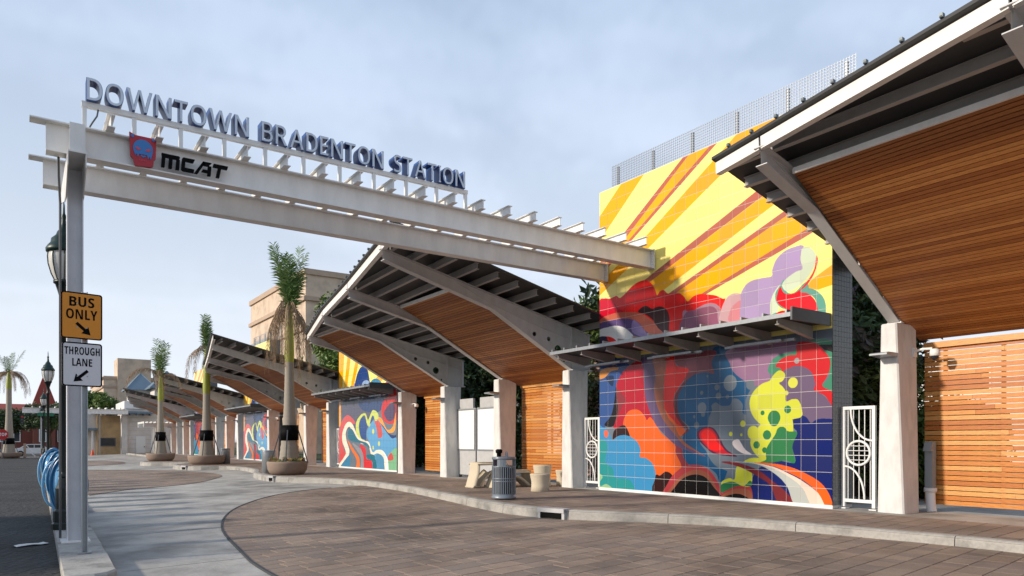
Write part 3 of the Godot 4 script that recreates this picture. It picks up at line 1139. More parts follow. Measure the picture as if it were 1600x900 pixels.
# ---------------------------------------------------------------- entrance gantry with its lettering
func gantry() -> void:
	var o := thing("entrance_gantry", "white steel gantry of two beams spanning the lane", "gantry", W(0.68, -0.24, 12.7))
	for u in [12.6, 14.3]:
		var s := S()
		ibeam(s, W(0.3, 5.82, u), W(12.9, 5.82, u), 0.46, 0.24, 0.02)
		bar(s, W(0.1, 6.04, u), W(0.3, 6.04, u), 0.24, 0.02)
		box(s, W(12.9, 5.82, u), Vector3(0.02, 0.5, 0.26))
		for k in 6:
			box(s, W(12.875, 5.65 + k * 0.065, u + 0.06), Vector3(0.04, 0.025, 0.025))
			box(s, W(12.875, 5.65 + k * 0.065, u - 0.06), Vector3(0.04, 0.025, 0.025))
		box(s, W(0.7, 5.82, u), Vector3(0.012, 0.42, 0.2))
		put(s, "beam", M.white_paint, o)
	for k in 18:
		var s := S()
		var x := 1.12 + k * 0.665
		ibeam(s, W(x, 6.151, 12.28), W(x, 6.151, 14.6), 0.19, 0.11, 0.012)
		for u in [12.6, 14.3]:
			box(s, W(x, 6.0545, u), Vector3(0.13, 0.012, 0.26))
		put(s, "joist", M.white_paint, o)
	var s := S()
	for x in [0.585, 0.785]:
		box2(s, W(x - 0.008, -0.24, 12.8), W(x + 0.008, 5.5, 13.04))
	box2(s, W(0.593, -0.24, 12.912), W(0.777, 5.5, 12.928))
	put(s, "column", M.post_paint, o)
	s = S()
	for x in [0.57, 0.8]:
		prism(s, PackedVector2Array([Vector2(-12.25, 5.36), Vector2(-12.25, 5.555), Vector2(-12.9, 5.555), Vector2(-14.6, 5.555), Vector2(-14.6, 5.42), Vector2(-13.1, 5.05), Vector2(-12.75, 5.05)]), Vector3(x, 0, 0), Vector3(0, 0, 1), Vector3.UP, 0.014)
	box2(s, W(0.56, 5.56, 12.25), W(0.81, 5.585, 14.6))
	put(s, "bracket", M.white_paint, o)
	s = S()
	box2(s, W(0.585, 5.56, 12.28), W(0.785, 6.0, 12.3))
	prism(s, PackedVector2Array([Vector2(-12.3, 5.56), Vector2(-12.3, 6.0), Vector2(-12.47, 6.0), Vector2(-12.47, 5.56)]), Vector3(0.68, 0, 0), Vector3(0, 0, 1), Vector3.UP, 0.014)
	put(s, "hanger", M.white_paint, o)
	s = S()
	tube(s, [W(0.5, -0.2, 13.1), W(0.5, 5.0, 13.1), W(0.48, 5.4, 13.0), W(0.46, 5.55, 12.6)], 0.018, 6)
	tube(s, [W(0.98, 6.42, 12.66), W(0.96, 6.3, 12.62), W(0.9, 6.17, 12.55), W(0.86, 6.1, 12.6)], 0.012, 6)
	put(s, "cable", M.dark_steel, o)
	s = S()
	box2(s, W(0.79, -0.05, 12.86), W(0.83, 0.13, 12.98))
	put(s, "junction_box", M.black, o)
	s = S()
	box2(s, W(0.5, -0.25, 12.72), W(0.88, -0.215, 13.12))
	put(s, "base_plate", M.white_paint, o)
	# lettering on its own frame
	var f := thing("station_lettering", "large blue edged letters reading the station name above the gantry", "sign", W(0.8, 6.08, 12.72))
	s = S()
	box2(s, W(0.76, 6.44, 12.68), W(7.64, 6.52, 12.76))
	put(s, "rail", M.white_paint, f)
	for k in 11:
		s = S()
		var x := 0.8 + k * 0.68
		box2(s, W(x - 0.03, 6.05, 12.69), W(x + 0.03, 6.44, 12.75))
		put(s, "leg", M.white_paint, f)
	var words := "DOWNTOWN BRADENTON STATION"
	var font := SystemFont.new()
	font.font_names = PackedStringArray(["Droid Sans"])
	font.font_weight = 700
	var widths := []
	var total := 0.0
	for c in words:
		var w := 0.0
		if c == " ":
			w = 0.2
		else:
			var t := TextMesh.new()
			t.font = font
			t.text = c
			t.font_size = 64
			t.pixel_size = 0.01
			var b := t.get_aabb().size
			w = b.x / b.y * 0.345 + 0.045
			if c == "I":
				w = 0.12
		widths.append(w)
		total += w
	var x := 0.8
	var k2 := 6.76 / total
	for i in words.length():
		var w: float = widths[i] * k2
		if words[i] != " ":
			var wide := w - 0.04
			var l := text("letter", words[i], M.letter_side, f, W(x + w / 2, 6.52 + 0.1725, 12.74), wide, 0.345, 0.24, false)
			text("letter_face", words[i], M.letter_face, f, W(x + w / 2, 6.52 + 0.1725, 12.614), wide - 0.014, 0.345 - 0.016, 0.014, false)
		x += w
	# emblem and word on the near beam
	var e := thing_local("emblem_board", "red badge with a blue face on the gantry beam", "emblem", W(1.57, 5.84, 12.45))
	e.scale = Vector3(0.9, 1, 1)
	s = S()
	prism(s, PackedVector2Array([Vector2(-0.21, 0.27), Vector2(-0.12, 0.235), Vector2(0.12, 0.235), Vector2(0.21, 0.25), Vector2(0.2, -0.08), Vector2(0.17, -0.1), Vector2(0.16, -0.2), Vector2(0.12, -0.22), Vector2(-0.12, -0.24), Vector2(-0.15, -0.13), Vector2(-0.19, -0.1)]), Vector3(0, 0, -0.05), Vector3.RIGHT, Vector3.UP, 0.06)
	put(s, "badge", M.emblem_red, e)
	s = S()
	var face := PackedVector2Array()
	for k in 20:
		var a := PI * (-0.12 + 1.24 * k / 19.0)
		face.append(Vector2(0.155 * cos(a), 0.035 + 0.145 * sin(a)))
	face.append_array(PackedVector2Array([Vector2(-0.12, -0.08), Vector2(-0.1, -0.05), Vector2(-0.08, -0.1), Vector2(-0.06, -0.05), Vector2(0.06, -0.05), Vector2(0.08, -0.11), Vector2(0.1, -0.06), Vector2(0.12, -0.11)]))
	prism(s, face, Vector3(0, 0, 0.01), Vector3.RIGHT, Vector3.UP, 0.012)
	prism(s, PackedVector2Array([Vector2(-0.04, -0.07), Vector2(0.0, -0.1), Vector2(0.045, -0.07), Vector2(0.03, -0.055), Vector2(0, -0.075), Vector2(-0.025, -0.055)]), Vector3(0, 0, 0.01), Vector3.RIGHT, Vector3.UP, 0.012)
	for q in [-0.165, 0.165]:
		lathe_z(s, Vector3(q, 0.21, 0.012), 0.025, 0.012)
	put(s, "badge_face", M.emblem_blue, e)
	s = S()
	for q in [-1, 1]:
		prism(s, PackedVector2Array([Vector2(q * 0.03, 0.02), Vector2(q * 0.08, 0.0), Vector2(q * 0.12, 0.03), Vector2(q * 0.11, 0.055), Vector2(q * 0.06, 0.04)]), Vector3(0, 0, 0.022), Vector3.RIGHT, Vector3.UP, 0.006)
	for q in 5:
		prism(s, PackedVector2Array([Vector2(-0.06 + q * 0.025, -0.15), Vector2(-0.045 + q * 0.025, -0.15), Vector2(-0.05 + q * 0.025, -0.13), Vector2(-0.058 + q * 0.025, -0.13)]), Vector3(0, 0, 0.01), Vector3.RIGHT, Vector3.UP, 0.006)
	put(s, "badge_marks", M.emblem_pink, e)
	var g := thing_local("beam_lettering", "thick black slanted letters beside the red badge on the gantry beam", "lettering", W(1.83, 5.67, 12.45))
	g.scale = Vector3(0.9, 0.95, 1)
	var t := 0.055
	var hgt := 0.225
	var at := 0.0
	for c in ["M", "C", "A", "T"]:
		var parts := []
		var w := 0.21
		if c == "M":
			w = 0.29
			parts = [[[0, 0], [t, 0], [t, hgt - t], [0, hgt - t]], [[0, hgt - t], [w - 0.02, hgt - t], [w, hgt - 0.02], [w - 0.02, hgt], [-0.01, hgt]], [[w / 2 - t / 2, 0], [w / 2 + t / 2, 0], [w / 2 + t / 2, hgt - t], [w / 2 - t / 2, hgt - t]], [[w - t, 0], [w, 0], [w, hgt - t], [w - t, hgt - t]]]
		elif c == "C":
			parts = [[[0, 0.02], [0.03, 0], [t, 0], [t, hgt], [0.02, hgt], [0, hgt - 0.02]], [[t, 0], [w, 0], [w, t], [t, t]], [[t, hgt - t], [w - 0.02, hgt - t], [w, hgt], [t, hgt]]]
		elif c == "A":
			w = 0.25
			parts = [[[-0.03, 0], [0.03, 0], [0.15, hgt], [0.1, hgt]], [[0.1, hgt], [0.1, hgt - 0.06], [w - t, hgt - 0.06], [w, hgt]], [[w - t, 0], [w, 0], [w, hgt - 0.06], [w - t, hgt - 0.06]], [[0.09, 0.05], [w - t, 0.05], [w - t, 0.09], [0.11, 0.09]]]
		else:
			parts = [[[-0.01, hgt - t], [w + 0.03, hgt - t], [w + 0.04, hgt], [0, hgt]], [[0.06, 0], [0.06 + t, 0], [0.06 + t + 0.02, hgt - t], [0.08, hgt - t]]]
		s = S()
		for p in parts:
			var poly := PackedVector2Array()
			for v in p:
				poly.append(Vector2(at + v[0] + v[1] * 0.08, v[1]))
			prism(s, poly, Vector3(0, 0, -0.05), Vector3.RIGHT, Vector3.UP, 0.06)
		put(s, "letter", M.black, g)
		at += w + 0.035
	# sign post
	var p := thing_local("sign_post", "slim grey square post carrying two traffic signs", "post", W(0.72, -0.24, 11.42))
	s = S()
	for q in [[Vector3(-0.03, 1.8, 0), Vector3(0.012, 3.6, 0.07)], [Vector3(0.03, 1.8, 0), Vector3(0.012, 3.6, 0.07)], [Vector3(0, 1.8, -0.03), Vector3(0.048, 3.6, 0.01)]]:
		box(s, q[0], q[1])
	box(s, Vector3(0, 0.012, 0), Vector3(0.16, 0.02, 0.14))
	put(s, "post", M.galvanised, p)
	road_sign("amber road sign reading bus only with an arrow down to the lane", W(0.685, 3.02, 11.36), 0.50, 0.635, M.sign_amber, [["BUS", 0.3, 0.135, 0.19], ["ONLY", 0.375, 0.135, 0.02]], 1)
	road_sign("white road sign reading through lane below the amber one", W(0.69, 2.355, 11.36), 0.485, 0.6, M.sign_white, [["THROUGH", 0.425, 0.105, 0.185], ["LANE", 0.24, 0.105, 0.03]], -1)

func lathe_z(s: SurfaceTool, c: Vector3, r: float, d: float) -> void:
	var p := PackedVector2Array()
	for k in 14:
		p.append(Vector2(cos(TAU * k / 14), sin(TAU * k / 14)) * r)
	prism(s, p, c, Vector3.RIGHT, Vector3.UP, d)

func road_sign(label: String, at: Vector3, w: float, h: float, m: Material, lines: Array, way: int) -> void:
	var o := thing_local("road_sign", label, "road sign", at, 0.16)
	var s := S()
	prism(s, rounded(w, h, 0.035), Vector3(0, 0, -0.004), Vector3.RIGHT, Vector3.UP, 0.004)
	put(s, "plate", m, o)
	s = S()
	var a := rounded(w, h, 0.035)
	var b := rounded(w - 0.035, h - 0.035, 0.025)
	for i in a.size():
		var j := (i + 1) % a.size()
		quad(s, Vector3(a[i].x, a[i].y, 0.0015), Vector3(a[j].x, a[j].y, 0.0015), Vector3(b[j].x, b[j].y, 0.0015), Vector3(b[i].x, b[i].y, 0.0015))
	put(s, "border", M.black, o)
	for l in lines:
		text("lettering", l[0], M.black, o, Vector3(0, l[3], 0.0015), l[1], l[2], 0.002, true)
	s = S()
	var arrow := PackedVector2Array()
	for v in [[-0.115, 0.02], [0.02, 0.02], [0.02, 0.062], [0.115, 0.0], [0.02, -0.062], [0.02, -0.02], [-0.115, -0.02]]:
		var q := Vector2(v[0], v[1]).rotated(-PI * 0.235)
		arrow.append(Vector2(q.x * way + 0.02 * way, q.y))
	if way < 0:
		arrow.reverse()
	prism(s, arrow, Vector3(0, -h / 2 + 0.14, 0.0005), Vector3.RIGHT, Vector3.UP, 0.002)
	put(s, "arrow", M.black, o)
	s = S()
	for v in [[-0.06, 0.16], [0.06, 0.16], [-0.06, -0.16], [0.06, -0.16]]:
		lathe_z(s, Vector3(v[0], v[1], 0.002), 0.009, 0.004)
	put(s, "bolt", M.galvanised, o)

# ---------------------------------------------------------------- street furniture
func lamp(label: String, at: Vector3) -> Node3D:
	var o := thing_local("street_lamp", label, "street lamp", at, 0.0, "black globe street lamps along the kerb")
	var s := S()
	lathe(s, Vector3.ZERO, [Vector2(0.0, 0.0), Vector2(0.19, 0.0), Vector2(0.19, 0.1), Vector2(0.165, 0.13), Vector2(0.165, 0.32), Vector2(0.13, 0.36), Vector2(0.13, 0.72), Vector2(0.1, 0.78), Vector2(0.075, 0.9), Vector2(0.085, 0.93), Vector2(0.06, 1.0)], 12, false)
	put(s, "base", M.black_iron, o)
	s = S()
	lathe(s, Vector3.ZERO, [Vector2(0.06, 1.0), Vector2(0.05, 3.75), Vector2(0.075, 3.78), Vector2(0.075, 3.82), Vector2(0.05, 3.86), Vector2(0.06, 4.05), Vector2(0.1, 4.20), Vector2(0.13, 4.30), Vector2(0.16, 4.32), Vector2(0.16, 4.37), Vector2(0.0, 4.37)], 12)
	put(s, "pole", M.black_iron, o)
	s = S()
	lathe(s, Vector3.ZERO, [Vector2(0.13, 4.37), Vector2(0.18, 4.48), Vector2(0.225, 4.65), Vector2(0.235, 4.78), Vector2(0.225, 4.88)], 16)
	var globe := put(s, "globe", M.lamp_glass, o)
	for k in 8:
		s = S()
		var a := TAU * k / 8
		var d := Vector3(cos(a), 0, sin(a))
		tube(s, [d * 0.14 + Vector3(0, 4.37, 0), d * 0.19 + Vector3(0, 4.48, 0), d * 0.235 + Vector3(0, 4.65, 0), d * 0.245 + Vector3(0, 4.78, 0), d * 0.235 + Vector3(0, 4.88, 0)], 0.009, 5)
		put(s, "rib", M.green_iron, globe)
	s = S()
	lathe(s, Vector3.ZERO, [Vector2(0.0, 4.86), Vector2(0.27, 4.86), Vector2(0.275, 4.92), Vector2(0.24, 4.98), Vector2(0.2, 5.03), Vector2(0.19, 5.10), Vector2(0.12, 5.17), Vector2(0.1, 5.23), Vector2(0.05, 5.30), Vector2(0.03, 5.45), Vector2(0.045, 5.50), Vector2(0.02, 5.56), Vector2(0.015, 5.70), Vector2(0.0, 5.80)], 16)
	put(s, "cap", M.green_iron, o)
	return o

func bike_rack(label: String, at: Vector3, turn: float) -> Node3D:
	var o := thing_local("bike_rack", label, "bicycle rack", at, turn, "blue hoop bicycle racks on the median")
	var s := S()
	var hoop := []
	for k in 29:
		var a := -0.5 * PI + TAU * k / 28
		hoop.append(Vector3(0.27 * cos(a), 0.72 + 0.55 * sin(a), 0.12 * cos(a)))
	tube(s, hoop, 0.033, 8)
	put(s, "hoop", M.rack_blue, o)
	for e in [[-0.5, 0.22, 0.56, 0.45, "rack_pale"]]:
		s = S()
		var ring := []
		for k in 25:
			var w := -0.5 * PI + TAU * k / 24
			ring.append(Vector3(e[1] * cos(w) * cos(e[3]), 0.04 + e[2] + e[2] * sin(w), e[0] + e[1] * cos(w) * sin(e[3])))
		tube(s, ring, 0.03, 8)
		put(s, "hoop", M[e[4]], o)
	s = S()
	lathe(s, Vector3(0.05, 0.0, -0.25), [Vector2(0.0, 0.06), Vector2(0.13, 0.1), Vector2(0.22, 0.32), Vector2(0.25, 0.6), Vector2(0.22, 0.88), Vector2(0.13, 1.08), Vector2(0.0, 1.13)], 16)
	put(s, "body", M.rack_light, o)
	s = S()
	tube(s, [Vector3(-0.2, 1.0, 0.05), Vector3(-0.02, 1.1, 0.1), Vector3(0.2, 1.06, 0.06)], 0.02, 6)
	tube(s, [Vector3(-0.1, 0.78, 0.02), Vector3(0.08, 0.86, 0.1), Vector3(0.26, 0.84, 0.04)], 0.02, 6)
	put(s, "handle_bar", M.rack_pale, o)
	s = S()
	for x in [-0.1, 0.1]:
		tube(s, [Vector3(x, 0.0, 0.0), Vector3(x * 0.8, 0.25, 0.0)], 0.028, 8)
		box(s, Vector3(x, 0.01, 0), Vector3(0.12, 0.02, 0.12))
	put(s, "foot", M.rack_blue, o)
	return o

func litter_bin() -> void:
	var o := thing_local("litter_bin", "grey steel slatted litter bin with a domed lid on the pavement", "litter bin", W(8.98, 0, 13.33))
	var s := S()
	lathe(s, Vector3.ZERO, [Vector2(0, 0.02), Vector2(0.27, 0.02), Vector2(0.28, 0.03), Vector2(0.28, 0.07), Vector2(0.265, 0.08), Vector2(0.265, 0.13), Vector2(0.25, 0.13)], 28)
	put(s, "base", M.can_grey, o)
	for k in 34:
		var a := TAU * k / 34
		s = S()
		box(s, Vector3(cos(a) * 0.265, 0.44, sin(a) * 0.265), Vector3(0.008, 0.64, 0.024), Basis(Vector3.UP, -a))
		put(s, "slat", M.can_grey, o)
	for y in [0.4, 0.46, 0.73]:
		s = S()
		lathe(s, Vector3.ZERO, [Vector2(0.262, y), Vector2(0.272, y), Vector2(0.272, y + 0.022), Vector2(0.262, y + 0.022), Vector2(0.262, y)], 28)
		put(s, "hoop", M.can_grey, o)
	s = S()
	lathe(s, Vector3.ZERO, [Vector2(0.0, 0.06), Vector2(0.225, 0.06), Vector2(0.235, 0.7), Vector2(0.215, 0.7), Vector2(0.2, 0.1), Vector2(0, 0.1)], 24)
	put(s, "liner", M.black, o)
	s = S()
	for k in 24:
		var a := TAU * k / 24
		if k % 8 < 3:
			box(s, Vector3(cos(a) * 0.262, 0.83, sin(a) * 0.262), Vector3(0.012, 0.16, 0.07), Basis(Vector3.UP, -a))
	put(s, "lid_support", M.can_grey, o)
	s = S()
	lathe(s, Vector3.ZERO, [Vector2(0.255, 0.89), Vector2(0.275, 0.9), Vector2(0.275, 0.945), Vector2(0.265, 0.955), Vector2(0, 0.965)], 28)
	put(s, "lid", M.can_grey, o)
	s = S()
	lathe(s, Vector3(-0.1, 0, -0.05), [Vector2(0.0, 0.963), Vector2(0.05, 0.963), Vector2(0.05, 1.03), Vector2(0.075, 1.05), Vector2(0.08, 1.1), Vector2(0.05, 1.13), Vector2(0, 1.13)], 12)
	put(s, "ashtray", M.black, o)
	s = S()
	lathe(s, Vector3(0.06, 0, 0.02), [Vector2(0.03, 0.963), Vector2(0.03, 1.05), Vector2(0.022, 1.07), Vector2(0.0, 1.075)], 10)
	put(s, "lid_knob", M.galvanised, o)

func arch_seat(called: String, label: String, cat: String, at: Vector3, long: float, h: float, deep: float, turn: float) -> void:
	var o := thing_local(called, label, cat, at, turn)
	# outline across the length: splayed feet, flat top, arch below
	var outer := smooth_line([Vector2(-long / 2, 0), Vector2(-long / 2 + 0.06, h * 0.3), Vector2(-long / 2 + 0.13, h * 0.62), Vector2(-long / 2 + 0.15, h)], 0.06)
	var under := smooth_line([Vector2(-long / 2 + 0.24, 0), Vector2(-long / 2 + 0.38, h * 0.26), Vector2(-long / 2 + 0.55, h * 0.48), Vector2(0, h * 0.62)], 0.06)
	var p := PackedVector2Array(outer)
	for i in range(outer.size() - 1, -1, -1):
		p.append(Vector2(-outer[i].x, outer[i].y))
	for v in under:
		p.append(Vector2(-v.x, v.y))
	for i in range(under.size() - 2, -1, -1):
		p.append(under[i])
	var s := S()
	soft_prism(s, p, Vector3(0, 0, -deep / 2), Vector3.RIGHT, Vector3.UP, deep, 0.07)
	put(s, "body", M.stool_concrete, o)
	s = S()
	prism(s, rounded(long - 0.3, deep - 0.1, 0.12), Vector3(0, h - 0.005, 0), Vector3.RIGHT, Vector3(0, 0, -1), 0.018)
	put(s, "top", M.stool_concrete, o)

func stool(label: String, at: Vector3, h: float, r: float) -> void:
	var o := thing_local("round_stool", label, "stool", at, 0.0, "round cast concrete stools")
	var s := S()
	lathe(s, Vector3.ZERO, [Vector2(0, 0.0), Vector2(r * 0.92, 0.0), Vector2(r * 0.86, h * 0.3), Vector2(r * 0.86, h * 0.55), Vector2(r * 0.98, h * 0.92), Vector2(r, h - 0.02)], 26)
	put(s, "body", M.stool_concrete, o)
	s = S()
	lathe(s, Vector3.ZERO, [Vector2(r, h - 0.02), Vector2(r * 0.98, h), Vector2(r * 0.93, h + 0.006), Vector2(0, h + 0.004)], 26)
	put(s, "top", M.stool_concrete, o)

func kiosk(label: String, at: Vector3, w: float) -> void:
	var o := thing_local("notice_board", label, "notice board", at, 0.0, "tall grey notice boards")
	var s := S()
	box(s, Vector3(0.06, 1.3, 0), Vector3(0.12, 2.4, w))
	put(s, "cabinet", M.board_grey, o)
	s = S()
	box(s, Vector3(-0.008, 1.73, 0), Vector3(0.012, 1.4, w - 0.16))
	put(s, "sheet", M.board_white, o)
	s = S()
	for e in [-1, 1]:
		box(s, Vector3(-0.012, 1.73, e * (w / 2 - 0.05)), Vector3(0.02, 1.5, 0.05))
		box(s, Vector3(-0.012, 1.73 + e * 0.73, 0), Vector3(0.018, 0.05, w - 0.151))
	put(s, "frame", M.galvanised, o)
	s = S()
	box(s, Vector3(0.05, 2.68, 0), Vector3(0.08, 0.35, w * 0.72))
	put(s, "header", M.board_grey, o)
	s = S()
	for e in [-1, 1]:
		box(s, Vector3(0.06, 0.06, e * w * 0.38), Vector3(0.08, 0.12, 0.08))
	put(s, "foot", M.dark_steel, o)

func security_camera(label: String, at: Vector3) -> void:
	var o := thing_local("security_camera", label, "security camera", at, 0.0, "white security cameras on the columns")
	var s := S()
	box(s, Vector3(0, 0, 0.01), Vector3(0.12, 0.18, 0.05))
	put(s, "mount", M.camera_white, o)
	s = S()
	tube(s, [Vector3(0, 0.02, 0.03), Vector3(0.02, 0.05, 0.15), Vector3(0.06, 0.05, 0.3)], 0.025, 8)
	put(s, "arm", M.camera_white, o)
	s = S()
	lathe(s, Vector3(0.07, -0.16, 0.34), [Vector2(0.0, 0.2), Vector2(0.06, 0.2), Vector2(0.085, 0.16), Vector2(0.085, 0.08), Vector2(0.07, 0.07)], 14)
	put(s, "housing", M.camera_white, o)
	s = S()
	lathe(s, Vector3(0.07, -0.16, 0.34), [Vector2(0.07, 0.075), Vector2(0.06, 0.03), Vector2(0.03, 0.0), Vector2(0, -0.005)], 14)
	put(s, "dome", M.window_dark, o)

func steel_bollard(label: String, at: Vector3, h: float, r: float) -> void:
	var o := thing_local("steel_bin", label, "steel bin", at, 0.0, "round steel bins beside the planters")
	var s := S()
	lathe(s, Vector3.ZERO, [Vector2(r * 0.9, 0.0), Vector2(r * 0.9, 0.05), Vector2(r, 0.06), Vector2(r, h * 0.93)], 18)
	put(s, "drum", M.galvanised, o)
	s = S()
	lathe(s, Vector3.ZERO, [Vector2(r, h * 0.93), Vector2(r * 1.06, h * 0.94), Vector2(r * 1.06, h * 0.98), Vector2(r * 0.9, h), Vector2(0, h)], 18)
	put(s, "lid", M.galvanised, o)

# ---------------------------------------------------------------- plants
func leaf_clump(size: float, n: int, seed_: int) -> ArrayMesh:
	var r := RandomNumberGenerator.new()
	r.seed = seed_
	var s := S()
	for k in n:
		var c := Vector3(r.randf_range(-1, 1), r.randf_range(-1, 1), r.randf_range(-1, 1)) * size
		var b := Basis.from_euler(Vector3(r.randf_range(-0.9, 0.9), r.randf() * TAU, r.randf_range(-0.9, 0.9)))
		var l := size * r.randf_range(0.35, 0.6)
		var w := l * 0.42
		var q := [c + b * Vector3(-l, 0, 0), c + b * Vector3(0, 0.12 * l, w), c + b * Vector3(l, -0.1 * l, 0), c + b * Vector3(0, 0.12 * l, -w)]
		tri(s, q[0], q[1], q[2])
		tri(s, q[0], q[2], q[3])
	s.generate_normals()
	return s.commit()

var clumps := []

func foliage(called: String, parent: Node3D, lobes: Array, per: int, tints: Array, size: float, seed_: int) -> void:
	if clumps.is_empty():
		for k in 3:
			clumps.append(leaf_clump(1.0, 26, 40 + k))
	var r := RandomNumberGenerator.new()
	r.seed = seed_
	var mm := MultiMesh.new()
	mm.transform_format = MultiMesh.TRANSFORM_3D
	mm.use_colors = true
	mm.mesh = clumps[seed_ % 3]
	mm.instance_count = per * lobes.size()
	var i := 0
	for l in lobes:
		var lt: Color = tints[r.randi() % tints.size()]
		for k in per:
			var d := Vector3(r.randfn(), r.randfn(), r.randfn()).normalized()
			var f := pow(r.randf(), 0.4)
			var at: Vector3 = l[0] + Vector3(d.x, d.y * 0.8, d.z) * l[1] * f
			var c: Color = lt.lerp(tints[r.randi() % tints.size()], 0.45) * r.randf_range(0.8, 1.2)
			c.a = 1.0
			mm.set_instance_transform(i, Transform3D(Basis.from_euler(Vector3(r.randf() * TAU, r.randf() * TAU, 0)).scaled(Vector3.ONE * size * r.randf_range(0.7, 1.3)), at))
			mm.set_instance_color(i, c)
			i += 1
	var o := MultiMeshInstance3D.new()
	o.name = called
	o.multimesh = mm
	o.material_override = M.leaf
	parent.add_child(o, true)
	stuff(o)

var greens := [Color(0.09, 0.16, 0.035), Color(0.13, 0.2, 0.04), Color(0.06, 0.115, 0.03), Color(0.17, 0.22, 0.05)]
var darks := [Color(0.045, 0.085, 0.025), Color(0.065, 0.11, 0.03), Color(0.03, 0.055, 0.022)]

func tree(called: String, label: String, at: Vector3, h: float, r: float, seed_: int, tints: Array, per := 60, lobes_n := 9, size := 0.42) -> void:
	var o := thing_local(called, label, "tree", at)
	var g := RandomNumberGenerator.new()
	g.seed = seed_
	var s := S()
	var fork := Vector3(0, h * 0.42, 0)
	tube(s, [Vector3.ZERO, Vector3(0.06, h * 0.2, 0.03), fork], h * 0.032, 9, h * 0.022)
	put(s, "trunk", M.bark, o)
	var lobes := []
	for k in lobes_n:
		var a := TAU * k / lobes_n + g.randf() * 0.6
		var e := g.randf_range(-0.2, 1.0)
		var c := Vector3(cos(a) * r * g.randf_range(0.35, 0.75), h * 0.68 + e * h * 0.2, sin(a) * r * g.randf_range(0.35, 0.75))
		lobes.append([c, r * g.randf_range(0.32, 0.52)])
		s = S()
		tube(s, [fork * 0.9, fork.lerp(c, 0.5) + Vector3(0, -0.1 * h * 0.3, 0), c], h * 0.016, 6, h * 0.004)
		put(s, "limb", M.bark, o)
	lobes.append([Vector3(0, h * 0.86, 0), r * 0.4])
	foliage("crown", o, lobes, per, tints, size, seed_)

func shrub(called: String, label: String, at: Vector3, h: float, r: float, seed_: int, tints: Array, size := 0.3) -> void:
	var o := thing_local(called, label, "tree", at)
	var g := RandomNumberGenerator.new()
	g.seed = seed_
	var lobes := []
	for k in 3:
		var s := S()
		var a := TAU * k / 3 + g.randf()
		tube(s, [Vector3(cos(a) * 0.15, 0, sin(a) * 0.15), Vector3(cos(a) * r * 0.3, h * 0.4, sin(a) * r * 0.3), Vector3(cos(a) * r * 0.4, h * 0.8, sin(a) * r * 0.4)], 0.09, 7, 0.03)
		put(s, "stem", M.bark, o)
	for k in 14:
		var a := k * 2.4
		lobes.append([Vector3(cos(a) * r * 0.55, h * (0.12 + 0.8 * k / 13.0), sin(a) * r * 0.55), r * g.randf_range(0.4, 0.6)])
	foliage("crown", o, lobes, 75, tints, size, seed_)

func frond(s: SurfaceTool, at: Vector3, dir: Vector3, long: float, droop: float, leaf: float, n: int, r: RandomNumberGenerator, wide := 0.03) -> void:
	var pts := []
	var d := dir.normalized()
	var p := at
	var step := long / 10.0
	for k in 11:
		pts.append(p)
		p += d * step
		d = (d + Vector3(0, -droop * (0.4 + k * 0.12), 0)).normalized()
	tube(s, pts, 0.02, 4, 0.005)
	for k in n:
		var f := 1.0 + 9.0 * k / n
		var i := int(f)
		var q: Vector3 = pts[i].lerp(pts[mini(i + 1, 10)], f - i)
		var t: Vector3 = (pts[mini(i + 1, 10)] - pts[i]).normalized() if i < 10 else d
		var side := t.cross(Vector3(r.randf_range(-0.3, 0.3), 1, r.randf_range(-0.3, 0.3))).normalized()
		var l := leaf * (0.45 + 0.55 * sin(PI * (0.15 + 0.8 * k / n)))
		for e in [-1, 1]:
			var o: Vector3 = (side * e * 0.75 + t * 0.75 + Vector3(0, r.randf_range(-0.25, 0.25) - droop, 0)).normalized()
			var m: Vector3 = q + o * l * 0.5
			var tip: Vector3 = q + o * l + Vector3(0, -l * (0.1 + droop), 0)
			var w: Vector3 = t * wide
			tri(s, q - w * 0.5, q + w * 0.5, m + w)
			tri(s, q - w * 0.5, m + w, m - w)
			tri(s, m - w, m + w, tip)

